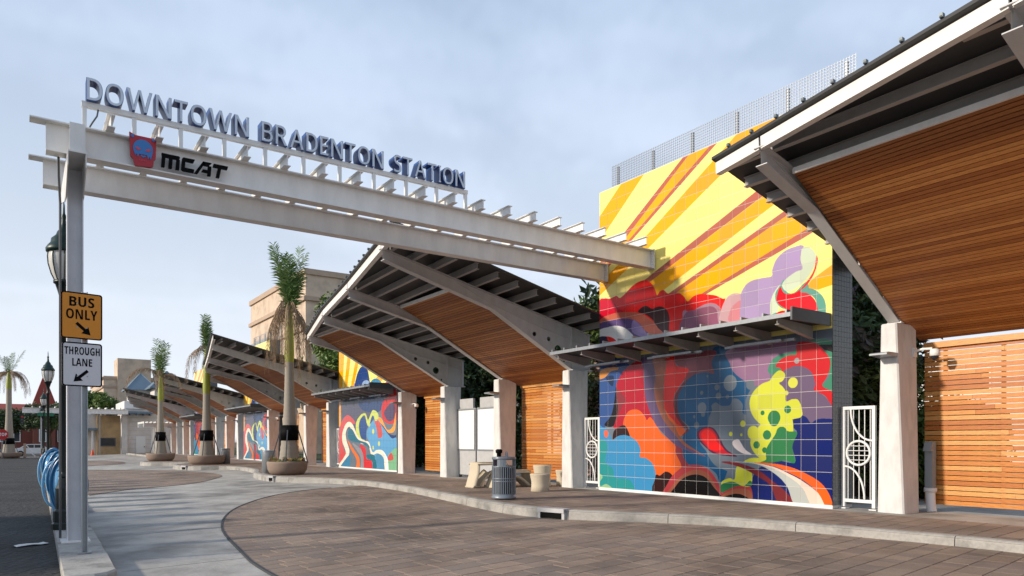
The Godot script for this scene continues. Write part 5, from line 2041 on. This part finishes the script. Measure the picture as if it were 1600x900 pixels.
	# street lamps and bicycle racks on the median
	var lamp1 := lamp("nearest black globe street lamp, half hidden behind the gantry column", W(0.62, -0.24, 14.8))
	copy(lamp1, W(0.42, 0, 25), "second black globe street lamp along the bicycle racks")
	copy(lamp1, W(0.84, 0, 51.5), "third black globe street lamp along the median")
	copy(lamp1, W(1.3, 0, 78), "farthest black globe street lamp before the junction")
	var names := ["nearest", "second", "third", "fourth", "fifth", "sixth", "seventh", "eighth", "ninth", "tenth", "eleventh", "twelfth", "thirteenth", "fourteenth"]
	var rack := bike_rack("nearest blue hoop bicycle rack, behind the gantry column", W(0.74, -0.24, 15.75), 0.12)
	for k in range(1, 12):
		var c := copy(rack, W(0.02 * k + rng.randf_range(-0.03, 0.03), 0, 1.7 * k), "%s blue hoop bicycle rack from the gantry column" % names[k])
		c.rotation.y = rng.randf_range(-0.35, 0.4)
		c.scale = Vector3(1, rng.randf_range(0.9, 1.04), 1)
	# trees
	tree("broad_tree", "dark tree with low green branches between the large mural and the near column", W(18.6, 0, 11.3), 7.5, 3.0, 61, darks + [Color(0.1, 0.13, 0.03), Color(0.12, 0.06, 0.1)], 90, 11, 0.3)
	tree("broad_tree", "dark tree behind the gap beside the nearest canopy column", W(19.5, 0, 17.5), 7.0, 3.0, 62, darks, 70, 9, 0.34)
	shrub("tall_shrub", "tall dark shrub with purple blossom behind the gate by the near column", W(16.6, 0, 9.3), 5.2, 1.5, 81, darks + [Color(0.14, 0.16, 0.03), Color(0.16, 0.07, 0.14)], 0.22)
	shrub("tall_shrub", "tall shrub with pale pink blossom in the gap left of the largest mural", W(17.2, 0, 19.6), 4.6, 1.3, 82, darks + [Color(0.1, 0.12, 0.04), Color(0.45, 0.28, 0.26)], 0.2)
	shrub("tall_shrub", "dark shrub filling the view above the two notice boards", W(17.0, 0, 27.2), 5.4, 2.2, 83, darks, 0.26)
	shrub("tall_shrub", "dark shrub behind the narrow wooden slat wall", W(16.8, 0, 33), 5.0, 2.0, 84, darks, 0.26)
	shrub("tall_shrub", "low green shrub seen under the near camera beside the downpipe", W(17.4, 0, 7.6), 2.0, 1.0, 85, greens, 0.2)
	tree("broad_tree", "dark leafy tree behind the notice boards", W(18.5, 0, 28), 7.2, 3.4, 63, darks, 80, 10, 0.34)
	tree("broad_tree", "green tree rising behind the eave of the second canopy", W(23, 0, 53), 14.0, 4.6, 64, greens, 80, 11, 0.5)
	tree("broad_tree", "bushy green tree between the second canopy and the beige building", W(20, 0, 44), 9.0, 4.0, 65, greens, 90, 11, 0.42)
	tree("broad_tree", "green tree showing over the low end of the third canopy", W(19, 0, 38), 8.0, 3.0, 66, greens, 70, 9, 0.4)
	tree("broad_tree", "tree peeping over the low end of the second canopy beside the large mural", W(24, 0, 26), 9.3, 2.6, 67, greens, 70, 9, 0.35)
	tree("broad_tree", "tree behind the fourth canopy", W(22, 0, 74), 9.5, 4.0, 68, greens, 60, 9, 0.5)
	tree("broad_tree", "tree beside the far gantry in front of the church", W(4.2, -0.4, 150), 8.0, 4.0, 69, darks, 60, 9, 0.5)
	tree("broad_tree", "wide dark tree between the street lamps and the church", W(8.5, -0.4, 165), 9.0, 5.0, 70, darks, 60, 9, 0.6)
	tree("broad_tree", "tree left of the church tower", W(-1.5, -0.4, 160), 7.5, 4.0, 71, darks, 60, 9, 0.5)
	tree("broad_tree", "tree behind the tan building", W(9.0, -0.4, 118), 9.0, 3.0, 72, greens, 60, 9, 0.45)
	gantry()
	# paper lying in the gutter
	var paper := thing_local("litter_paper", "crumpled pale paper lying in the gutter", "litter", W(0.12, -0.385, 13.9), 0.4)
	s = S()
	for k in 4:
		for j in 2:
			var q := []
			for v in [[0, 0], [1, 0], [1, 1], [0, 1]]:
				var a := Vector2(k + v[0], j + v[1])
				q.append(Vector3(-0.24 + a.x * 0.12, 0.012 + 0.02 * absf(sin(a.x * 2.1 + a.y * 1.7)), -0.1 + a.y * 0.1))
			quad(s, q[0], q[1], q[2], q[3])
	put(s, "sheet", M.paper, paper)

func _mural_rays(im:Image):
	_poly(im,"f4a802",0,[0.84,8.05,1.69,8.06,0.34,7.01,-0.02,6.72,-0.02,7.4])
	_poly(im,"b4604c",0,[2.98,8.07,3.16,8.07,0.89,6.51,-0.02,5.94,-0.02,6.14,0.96,6.75])
	_poly(im,"f4a802",0,[3.16,8.07,3.75,8.05,1.12,6.51,-0.02,5.87,-0.02,5.94,0.89,6.51])
	_poly(im,"b4604c",0,[3.75,8.05,3.97,8.05,1.24,6.48,-0.02,5.76,-0.02,5.87,1.12,6.51])
	_poly(im,"f4a802",0,[4.51,8.06,5.58,8.07,1.81,6.14,-0.07,5.23,-0.07,5.56,1.65,6.42])
	_poly(im,"b4604c",0,[7,7.43,7,7.17,5.04,6.46,1.54,5.17,1.19,5.18])
	_poly(im,"f4a802",0,[7,7.17,7,6.85,5.26,6.18,1.99,4.87,1.43,5.13])
	_poly(im,"b4604c",0,[7,6.53,7,6.39,5.31,5.79,2.66,4.82,2.41,4.86])
	_poly(im,"f4a802",0,[7,6.39,7,5.81,5.94,5.47,3.78,4.78,3.02,4.55,2.62,4.83])
	_poly(im,"b4604c",0,[7,5.81,7,5.67,6.11,5.39,3.78,4.72,2.98,4.46,2.98,4.55])
	_poly(im,"f4a802",0,[6.82,4.77,6.82,4.35,6.45,4.3,6.18,4.38,6.31,4.52])
func _mural_clouds(im:Image):
	_poly(im,"e01410",1,[-0.02,5.05,0.2,5.16,0.4,5.12,0.67,5.15,0.8,5.07,0.99,5.15,1.26,5.3,1.49,5.37,1.72,5.37,1.91,5.27,2.05,5.1,2.13,4.92,2.22,5,2.35,5.01,2.47,4.91,2.68,4.88,2.85,4.85,3,4.74,3.11,4.61,3.28,4.7,3.47,4.72,3.71,4.67,3.93,4.61,4.14,4.5,4.2,4.49,4.09,4.27,3.95,4,3.93,3.75,2.82,3.84,-0.02,3.84])
	_poly(im,"c0102c",1,[-0.02,5.04,0.2,5.15,0.4,5.11,0.58,4.99,0.71,4.84,0.92,4.68,0.56,4.61,-0.02,4.5])
	_poly(im,"3a2022",1,[1.48,4.61,1.62,4.71,1.78,4.71,1.96,4.61,2.1,4.63,2.26,4.62,2.44,4.52,2.53,4.35,2.53,4.15,2.48,3.89,2.16,3.93,2.04,4.26,1.78,4.48])
	_poly(im,"b9604c",1,[-0.02,4.56,0.49,4.7,1.02,4.67,1.53,4.57,1.91,4.35,2.16,4.11,2.29,3.82,-0.02,3.92])
	_poly(im,"5c4a78",1,[-0.02,4.47,0.56,4.53,1.09,4.49,1.43,4.37,1.66,4.15,1.85,3.85,-0.02,3.92])
	_poly(im,"8c78a8",1,[1.28,4.41,1.46,4.34,1.66,4.15,1.85,3.92,1.66,3.93,1.26,4.13])
	_poly(im,"d9d9d8",1,[-0.02,4.31,0.38,4.37,0.74,4.35,1.09,4.2,1.39,3.88,0.92,3.81,-0.02,3.92])
	_poly(im,"2c2440",1,[-0.02,4.14,0.31,4.12,0.56,4.02,0.74,3.83,-0.02,3.9])
	_poly(im,"e01410",1,[0.29,4.12,0.53,4.06,0.67,3.94,0.42,3.94])
	_poly(im,"a98090",1,[2.82,3.93,2.94,4.16,2.98,4.41,3.22,4.35,3.47,4.43,3.74,4.47,3.95,4.41,4.09,4.27,3.95,4.31,4.09,4.24,4.23,4.12,4.2,3.87,2.82,3.76])
	_poly(im,"8c5068",1,[2.9,3.9,3.04,4.33,3.39,4.38,3.77,4.39,3.95,4.29,3.99,4.08,3.95,3.75])
	_poly(im,"c99fa4",1,[4.07,4.01,4.09,4.26,4.18,4.44,4.31,4.55,4.47,4.57,4.63,4.52,4.76,4.36,4.71,3.89])
	_poly(im,"d08088",1,[4.3,3.97,4.32,4.17,4.39,4.29,4.6,4.39,4.72,4.28,4.73,3.91])
	_poly(im,"a890b8",1,[4.66,3.92,4.62,4.39,4.63,4.56,4.76,4.71,4.94,4.77,5.21,4.77,5.4,4.77,5.41,4.9,5.5,5.09,5.69,5.22,5.9,5.26,6.14,5.22,6.19,4.81,5.83,4.51,5.45,4.12,5.38,3.82])
	_poly(im,"c8d4b8",1,[5.6,4.56,5.45,4.42,5.36,4.22,5.37,3.95,5.5,3.99,5.57,4.06,5.5,4.24,5.49,4.39])
	_poly(im,"5e9c8c",1,[6.03,4.35,6.16,4.38,6.36,4.32,6.53,4.17,6.61,3.98,6.59,3.71,6.42,3.74,6.4,4.09,6.23,4.26])
	_poly(im,"5e9c8c",1,[5.69,4.64,5.6,4.54,5.49,4.41,5.49,4.24,5.6,4.08,5.76,4,5.45,3.98,5.36,3.87,6.4,3.74,6.27,4.27,6.19,4.5,5.92,4.33,5.74,4.39])
	_poly(im,"da0f22",1,[5.6,4.51,5.67,4.38,5.8,4.32,5.99,4.34,6.19,4.49,6.36,4.71,6.41,4.98,6.44,4.86,6.36,4.63,6.21,4.44,6.05,4.33,6.23,4.26,6.38,4.1,6.44,3.91,6.42,3.72,5.45,3.85,5.57,4,5.76,4,5.6,4.12,5.51,4.24,5.53,4.38])
	_poly(im,"c8d4b8",1,[6.12,5.21,6.27,5.17,6.38,5.04,6.4,4.9,6.32,4.7,6.16,4.53,5.96,4.41,5.78,4.38,5.68,4.44,5.64,4.55,5.74,4.65,5.96,4.75,6.11,4.78,6.06,4.97,6.08,5.13])
func _mural_left(im:Image):
	_poly(im,"2c4c86",1,[-0.17,3.55,1.12,3.31,0.78,2.9,0.65,2.47,0.56,2.13,0.35,1.79,-0.17,1.65])
	_poly(im,"c88438",1,[-0.04,3.01,-0.04,3.16,0.16,3.26,0.42,3.29,0.74,3.26,0.71,3.19,0.46,3.17,0.2,3.02])
	_poly(im,"132a50",1,[0.26,3.03,0.56,3.04,0.51,2.77])
	_poly(im,"a41228",1,[0.95,3.15,1.26,3.31,1.66,3.4,1.66,3.14,1.69,2.67,1.78,2.27,2.04,1.89,1.78,1.83,1.26,1.87,0.92,1.64,0.55,1.67,0.67,1.93,0.71,2.27,0.65,2.71,0.74,2.93])
	_poly(im,"140a0c",1,[0.66,2.76,0.58,2.33,0.46,1.99,0.2,1.75,0.56,1.72,0.72,2.13,0.69,2.37])
	_poly(im,"7e2c34",1,[0.67,2.66,0.88,2.56,1.02,2.38,0.92,2.26,0.71,1.93,0.61,1.8,0.72,2.15])
func _mural_middle(im:Image):
	_poly(im,"8d6888",1,[4.31,3.35,5.97,3.32,5.93,3.14,5.61,3.1,5.39,3,5.31,2.82,5.34,2.6,5.07,2.48,4.74,2.61,4.45,2.81,4.33,3.02])
	_poly(im,"66727f",1,[3.7,1.64,3.74,1.85,3.83,2.01,3.81,2.12,3.94,2.19,4.08,2.11,4.32,2.11,4.4,2.24,4.55,2.23,4.67,2.1,4.66,1.94,4.75,1.89,4.74,2.18,4.84,2.38,5.02,2.48,5.91,2.5,5.91,1.69,5.11,0.97,4.68,0.83,4.15,0.83,4.45,0.75,4.45,0.43,4.07,0.35,4.31,0.6,3.95,0.74,3.77,0.9,3.66,1.08,3.47,1.32])
	_disc(im,"74808c",4.33,2.60,0.18)
	_disc(im,"66727f",3.97,2.53,0.07)
	_disc(im,"66727f",4.01,2.33,0.08)
	_disc(im,"66727f",4.26,2.30,0.05)
	_disc(im,"66727f",4.86,2.53,0.11)
	_disc(im,"66727f",3.53,2.43,0.05)
	_disc(im,"66727f",3.70,2.80,0.03)
	_disc(im,"66727f",3.54,2.08,0.13)
	_disc(im,"66727f",3.57,1.93,0.06)
	_disc(im,"66727f",3.31,1.88,0.04)
	_disc(im,"66727f",3.38,1.68,0.08)
	_poly(im,"3e8468",1,[5.34,2.74,5.31,2.85,5.43,3.02,5.61,3.11,5.91,3.14,6.12,3.29,6.77,3.21,6.77,2.25,6.54,2.39,6.68,2.63,6.12,2.86,5.61,2.71])
	_poly(im,"200c14",0,[6.46,3.21,6.77,3.18,6.77,3.03,6.58,3.1])
	_poly(im,"c8141c",1,[5.48,2.87,5.61,3,5.82,3.07,5.97,3.07,6,3.3,6.38,3.26,6.6,3.05,6.7,2.88,6.69,2.7,6.62,2.54,6.54,2.39,6.77,2.23,6.77,1.91,6.62,2.17,6.48,2.26,6.35,2.33,6.39,2.43,6.32,2.66,6.18,2.78,5.97,2.84,5.78,2.8,5.67,2.74,5.59,2.83])
	_disc(im,"9a9a9c",5.98,2.94,0.06)
	_poly(im,"675570",1,[5.67,2.75,5.78,2.8,5.97,2.84,6.18,2.78,6.32,2.66,6.39,2.43,6.35,2.33,6.48,2.26,6.64,2.13,6.77,1.92,6.77,1.62,5.48,1.64,5.48,2.34,5.59,2.52])
	_poly(im,"081a62",1,[5.87,1.68,5.95,1.79,6.08,1.83,6.2,1.78,6.29,1.67,6.42,1.74,6.6,1.75,6.77,1.73,6.78,1.67,6.78,-0.02,4.85,0.02,4.86,0.4,5.06,0.71,5.36,0.87,5.6,0.9,5.94,0.88,5.88,1.2,5.99,1.47,5.9,1.59])
func _mural_front(im:Image):
	_poly(im,"c8cc3a",1,[5.43,2.69,5.34,2.58,5.16,2.53,4.98,2.41,4.86,2.24,4.85,2.04,4.93,1.85,5.09,1.69,5.25,1.62,5.8,1.66,5.87,1.75,6.1,1.82,6.03,2.12,5.89,2.17,5.73,2.13,5.72,2.33,5.65,2.44,5.57,2.52,5.7,2.61,5.7,2.71,5.57,2.78])
	_disc(im,"c8cc3a",5.89,1.96,0.20)
	_disc(im,"d6d84c",5.89,2.50,0.11)
	_disc(im,"c8cc3a",5.74,2.30,0.05)
	_disc(im,"c8cc3a",5.58,2.65,0.12)
	_disc(im,"c8cc3a",4.94,1.49,0.15)
	_poly(im,"c8cc3a",1,[5.04,1.58,5.26,1.75,5.8,1.82,5.9,1.57,5.83,1.29,5.36,0.91,5.09,0.96,4.91,1.13,4.87,1.33])
	_disc(im,"c8cc3a",4.67,1.69,0.07)
	_disc(im,"c8cc3a",4.35,1.47,0.05)
	_disc(im,"c8cc3a",4.63,1.45,0.03)
	_poly(im,"c8cc3a",1,[4.68,0.85,4.86,0.94,5.11,0.96,5.26,1.01,5.26,0.86,4.96,0.84])
	_poly(im,"c8cc3a",1,[4.51,0.75,4.73,0.72,4.9,0.62,4.86,0.34,4.52,0.34,4.15,0.3,4.09,0.39,4.31,0.49,4.45,0.47])
	_disc(im,"2a7444",5.45,1.80,0.15)
	_disc(im,"2a7444",5.77,1.96,0.08)
	_disc(im,"2a7444",5.17,1.91,0.05)
	_disc(im,"2a7444",5.45,1.74,0.12)
	_disc(im,"2a7444",5.28,1.44,0.10)
	_disc(im,"2a7444",5.02,1.23,0.08)
	_disc(im,"2a7444",5.22,1.12,0.06)
	_disc(im,"2a7444",5.63,1.48,0.13)
	_poly(im,"2a7444",1,[5.11,0.85,5.26,0.92,5.25,1.01,5.28,1.18,5.45,1.41,5.57,1.55,5.8,1.51,5.99,1.48,5.88,1.2,5.94,0.87,5.71,0.91,5.41,0.86])
	_poly(im,"2a7444",1,[4.07,0.19,4.09,0.33,4.31,0.41,4.47,0.4,4.68,0.33,4.86,0.46,4.89,0.34,4.5,0.32,4.12,0.16])
	_poly(im,"50203e",1,[3.39,1.51,3.55,1.62,3.74,1.64,3.93,1.56,4.14,1.23,3.95,1.49,4.23,1.13,4.52,0.98,4.26,0.98,3.95,1.01,3.78,1.07,3.66,1.16,3.44,1.34])
	_poly(im,"c01428",1,[3.46,1.5,3.58,1.59,3.74,1.61,3.89,1.53,4.08,1.24,3.95,1.4,4.2,1.1,4.39,1.01,3.95,1.05,3.69,1.18,3.5,1.35])
	_poly(im,"ec1410",1,[3.53,1.5,3.66,1.58,3.81,1.54,3.95,1.38,3.95,1.31,4.15,1.13,3.78,1.11,3.71,1.22,3.55,1.36])
	_poly(im,"e8dcdc",1,[4.43,1.33,4.55,1.35,4.63,1.26,4.73,1.13,4.9,1.02,4.68,1.04,4.47,1.15,4.39,1.26])
	_poly(im,"742028",1,[4.09,0.84,4.47,0.85,5.06,0.69,5.45,0.45,5.74,0.26,5.96,-0.01,5.57,-0.02,5.36,0.37,5.06,0.55,4.6,0.74])
	_poly(im,"b0b4b0",1,[4.34,0.85,4.99,0.82,5.41,0.66,5.74,0.4,5.95,-0.01,6.36,-0.02,6.12,0.36,5.8,0.59,5.45,0.74,4.94,0.85])
	_poly(im,"dcc8b8",1,[4.94,0.85,5.45,0.77,5.83,0.63,6.12,0.5,6.45,0.28,6.66,-0.01,6.34,-0.02,6.12,0.35,5.83,0.56,5.45,0.73])
	_poly(im,"e45c18",1,[4.96,0.85,5.45,0.84,5.83,0.78,6.16,0.67,6.49,0.5,6.68,0.28,6.77,-0.01,6.64,-0.02,6.45,0.28,6.14,0.51,5.83,0.65,5.45,0.78])
func _mural_base(im:Image):
	_poly(im,"d85c1a",1,[0.92,1.71,0.96,1.9,1.12,2.08,1.36,2.13,1.56,2.07,1.72,1.93,1.78,1.84,1.91,1.91,2.16,1.64,2.29,1.5,2.71,1.23,2.74,1.03,2.92,0.68,2.65,0.47,2.44,0.57,2.22,0.47,1.98,0.44,1.78,0.81,1.53,0.92,1.49,1.22,1.19,1.44,0.92,1.75])
	_poly(im,"2c1212",1,[0.53,1.36,0.56,1.56,0.71,1.66,0.95,1.73,1.09,1.61,1.16,1.43,0.92,1.44,0.67,1.42])
	_poly(im,"2c1212",1,[1.72,-0.03,2.07,0.46,2.22,0.46,2.44,0.57,2.65,0.42,2.41,-0.04])
	_poly(im,"3884b4",1,[-0.17,1.65,0.13,1.69,0.35,1.59,0.53,1.34,0.71,1.44,0.99,1.47,1.26,1.4,1.46,1.27,1.56,1.08,1.53,0.91,1.75,0.88,1.98,0.74,2.08,0.49,1.98,0.21,1.72,-0.06,-0.17,-0.15])
	_poly(im,"2a8a8c",1,[-0.17,1.4,0.05,1.37,0.28,1.28,0.31,1.07,0.24,0.75,0.53,0.58,0.6,0.36,0.92,0.33,1.23,0.27,1.26,-0.09,-0.17,-0.15])
	_poly(im,"8cb488",1,[-0.17,0.41,0.02,0.43,0.13,0.34,0.02,0.21,0.05,0.09,0.28,0.16,0.53,0.04,0.49,-0.11,-0.17,-0.15])
	_poly(im,"d86044",1,[0.18,1.57,0.28,1.61,0.36,1.54,0.33,1.43,0.22,1.42])
	_poly(im,"a8383e",1,[2.39,-0.11,2.5,0.31,2.71,0.54,3,0.71,3.31,0.76,3.61,0.72,3.85,0.56,4.05,0.3,4.14,0.14,4.09,0.17,4.39,0.3,4.6,0.35,4.86,0.34,4.86,-0,4.14,-0.03])
	_poly(im,"96563e",1,[2.5,-0.1,2.65,0.25,2.91,0.48,3.31,0.64,3.66,0.59,3.87,0.39,4.08,0.01,4.07,0.07,4.37,0.23,4.6,0.27,4.86,0.23,4.86,-0,4.08,-0.08])
	_poly(im,"0a0606",1,[2.57,-0.12,2.74,0.23,3,0.44,3.31,0.53,3.61,0.49,3.85,0.29,4.04,-0.04])
	_poly(im,"0a0606",1,[4.12,0.02,4.37,0.13,4.6,0.15,4.86,0.03,4.6,-0.09])
func _mural_blue(im:Image):
	_poly(im,"10507c",1,[3.07,2.74,3.33,2.87,3.66,2.89,3.89,2.85,3.8,3.11,3.9,3.44,4.34,3.35,4.33,3.02,4.45,2.81,4.72,2.62,4.86,2.41,4.84,2.1,4.76,1.89,4.62,1.58,4.14,0.4,3.93,0.59,3.61,0.74,3.11,0.77,2.97,1.01,2.97,1.43,3.17,1.62,2.88,1.87,2.79,2.16,2.84,2.45])
	_poly(im,"8a3038",1,[2.72,1.23,2.94,1.12,2.98,0.92,3.14,0.73,2.94,0.66,2.77,0.83])
func _mural_bands(im:Image):
	_poly(im,"6c2630",1,[3.04,2.76,2.74,2.45,2.67,2.17,2.77,1.87,2.91,1.67,3.15,1.58,2.94,1.44,3.11,1.62,3.14,1.62,2.88,1.87,2.79,2.16,2.84,2.45,3.1,2.74])
	_poly(im,"82404c",1,[2.66,3.37,3.9,3.37,3.81,3.11,3.89,2.85,3.66,2.89,3.33,2.87,3.04,2.74,3.01,2.83,3.14,3,2.91,3.06,2.74,3.19])
	_poly(im,"dc1a10",1,[2.41,3.33,2.66,3.35,2.77,3.12,3.14,3.01,3,2.77,2.82,2.58,2.68,2.37,2.68,2.1,2.77,1.87,3,1.6,2.74,1.67,2.5,1.88,2.37,2.11,2.34,2.52,2.39,2.9])
	_poly(im,"e45c18",1,[2.38,2.09,2.53,1.93,2.74,1.76,2.74,1.74,3.04,1.57,2.87,1.43,2.71,1.56,2.53,1.74])
	_poly(im,"5c4a6e",1,[1.59,3.41,2.01,3.37,2.07,2.99,2.04,2.58,2.1,2.26,2.29,1.89,2.53,1.63,2.71,1.47,3,1.21,3.33,1.08,3.63,0.97,3.61,0.95,3.11,1.08,2.71,1.23,2.32,1.52,2.04,1.78,1.78,2.27,1.7,2.6,1.67,3.1])
	_poly(im,"96563e",1,[1.99,3.37,2.42,3.33,2.39,2.9,2.33,2.52,2.38,2.11,2.53,1.84,2.68,1.72,2.85,1.45,3.11,1.23,3.65,0.96,3.33,1.08,3,1.21,2.71,1.47,2.53,1.63,2.29,1.89,2.1,2.26,2.04,2.58,2.07,2.99])
func _mural_second(im:Image):
	_poly(im,"f4a802",0,[-0.04,5.91,0.74,5.83,0.45,3.74,-0.04,2.91])
	_poly(im,"f0a030",0,[-0.04,4.05,0.26,4.18,0.26,2.05,-0.04,2.06])
	_poly(im,"f4a802",0,[1.21,5.78,1.68,5.73,1.03,3.71,0.65,3.73])
	_poly(im,"f4a802",0,[2.4,5.66,2.84,5.61,1.77,3.67,1.44,3.69])
	_poly(im,"f4a802",0,[3.85,5.51,4.66,5.42,2.66,3.69,2.31,3.71])
	_poly(im,"f4a802",0,[5.14,4.43,6.91,4.59,4.02,3.61,3.52,3.64])
	_poly(im,"c88aa0",1,[1.86,3.73,1.95,4.07,2.4,4.11,2.84,3.68])
	_poly(im,"21417f",1,[2.13,3.72,2.22,4.32,2.66,4.76,3.1,4.84,3.61,4.62,3.82,4.21,3.94,3.61])
	_poly(im,"8aa4c8",1,[2.92,3.67,3.01,4.07,3.44,4.17,3.85,4.04,4.05,3.61])
	_poly(im,"2a78a0",1,[3.99,3.61,4.02,4.06,4.51,4.17,4.98,4.06,5.32,3.79,5.37,3.53])
	_poly(im,"c83848",1,[5.29,3.54,5.44,3.84,5.82,3.93,6.27,3.73,6.77,3.45])
	_poly(im,"54566a",0,[0.26,3.19,5.14,3.29,4.66,2.42,2.31,1.88,0.45,1.91])
	_poly(im,"2c4472",1,[2.66,3.22,5.29,3.29,5.14,2.73,4.34,2.63,3.01,2.8])
	_poly(im,"c42420",1,[5.52,3.18,6.77,3.39,6.77,2.3,6.19,2.07,5.44,2.21,5.14,2.66])
	_poly(im,"4c3a5c",1,[5.44,2.59,6.19,3,6.56,2.8,6.48,2.31,5.9,2.2])
	_poly(im,"ee9a2c",1,[4.66,2.33,5.14,2.35,5.75,1.84,6.34,1.95,6.63,2.55,6.56,1.82,6.05,1.68,5.44,1.84])
	_poly(im,"1c3068",1,[4.74,2.23,5.29,2.03,5.97,1.65,6.63,1.58,6.77,1.76,6.48,1.34,5.6,1.59])
	_poly(im,"5a9ac8",1,[3.52,1.6,3.85,2.06,4.66,2.33,5.29,1.97,6.19,1.46,6.77,1.34,6.77,-0.23,4.18,-0.34,4.02,0.95])
	_poly(im,"78b088",1,[5.75,-0.28,5.82,0.59,6.19,0.85,6.77,0.97,6.77,-0.23])
	_poly(im,"c45048",1,[5.82,0.59,6.19,0.82,6.41,0.54,5.97,0.47])
	_poly(im,"c45048",1,[4.43,2.27,4.98,2.16,5.29,1.59,4.82,1.47,4.66,1.85])
	_disc(im,"c8cc6c",4.26,1.76,0.12)
	_disc(im,"c8cc6c",4.90,1.21,0.11)
	_disc(im,"c8cc6c",4.26,1.02,0.09)
	_poly(im,"c4d068",1,[2.4,1.48,2.22,2.15,2.75,2.54,3.35,2.63,3.69,2.32,4.18,2.73,4.74,2.61,4.82,2.36,4.51,2.24,4.18,2.5,3.85,1.99,3.55,2.13,3.27,2.53,2.75,2.34,2.58,1.95,2.84,1.47,3.27,1.37,3.1,1.27])
	_poly(im,"274a86",1,[2.75,1.61,2.66,2.21,3.18,2.47,3.69,1.99,4.1,2.44,4.34,2.37,3.52,1.87,3.44,1.41,3.1,1.42])
	_poly(im,"c85050",1,[-0.04,-0.01,-0.04,1.49,0.26,2.19,1.03,2.6,1.77,2.44,2.13,2.16,1.21,2.17,0.45,1.63,0.65,0.92,1.03,0.65,0.26,-0])
	_poly(im,"e8dcc8",1,[-0.24,-0.02,0.65,0.5,0.93,0.78,0.45,1.34,0.55,1.84,1.12,2.25,1.77,2.16,2.49,1.54,3.27,1.34,3.77,1.27,4.18,0.82,4.66,0.92,5.29,0.9,5.67,0.59,5.75,-0.21,5.37,-0.23,5.44,0.52,4.82,0.77,4.34,0.7,4.05,0.66,3.69,1.14,2.84,1.21,1.95,1.61,1.4,2.03,0.93,1.76,1.03,1.34,1.4,0.79,0.84,0.22,0.16,-0.15])
	_poly(im,"2a6a80",1,[1.31,1.9,1.77,1.89,2.49,1.41,3.52,1.24,3.85,1.01,3.01,1.21,1.59,1.34,1.21,1.55])
	_poly(im,"e07030",1,[1.12,1.41,1.95,0.93,2.66,0.47,2.58,-0.14,2.13,-0.15,2.31,0.4,1.59,0.93])
	_poly(im,"8a8890",1,[1.77,1.21,2.66,1.01,3.18,0.68,3.18,-0.12,2.75,-0.13,2.8,0.54])
	_poly(im,"c83038",1,[2.66,1.14,3.35,1.01,3.52,0.49,4.02,0.5,4.18,-0.08,3.27,-0.05,3.1,0.68])
	_poly(im,"1e6a7c",1,[3.44,0.65,4.1,0.72,4.51,0.57,4.66,0.13,4.51,-0.13,4.18,-0.15,4.15,0.37,3.69,0.49])
	_poly(im,"4a88ac",1,[4.43,0.57,4.82,0.74,5.37,0.52,5.47,-0.22,4.66,-0.19,4.66,0.32])
	_poly(im,"e8e8e8",1,[5.29,0.9,5.82,0.53,5.9,-0.21,5.67,-0.22,5.6,0.53])
	_poly(im,"3a7ca0",1,[-0.04,-0.15,1.4,0.65,1.49,0.24,1.12,-0.19])
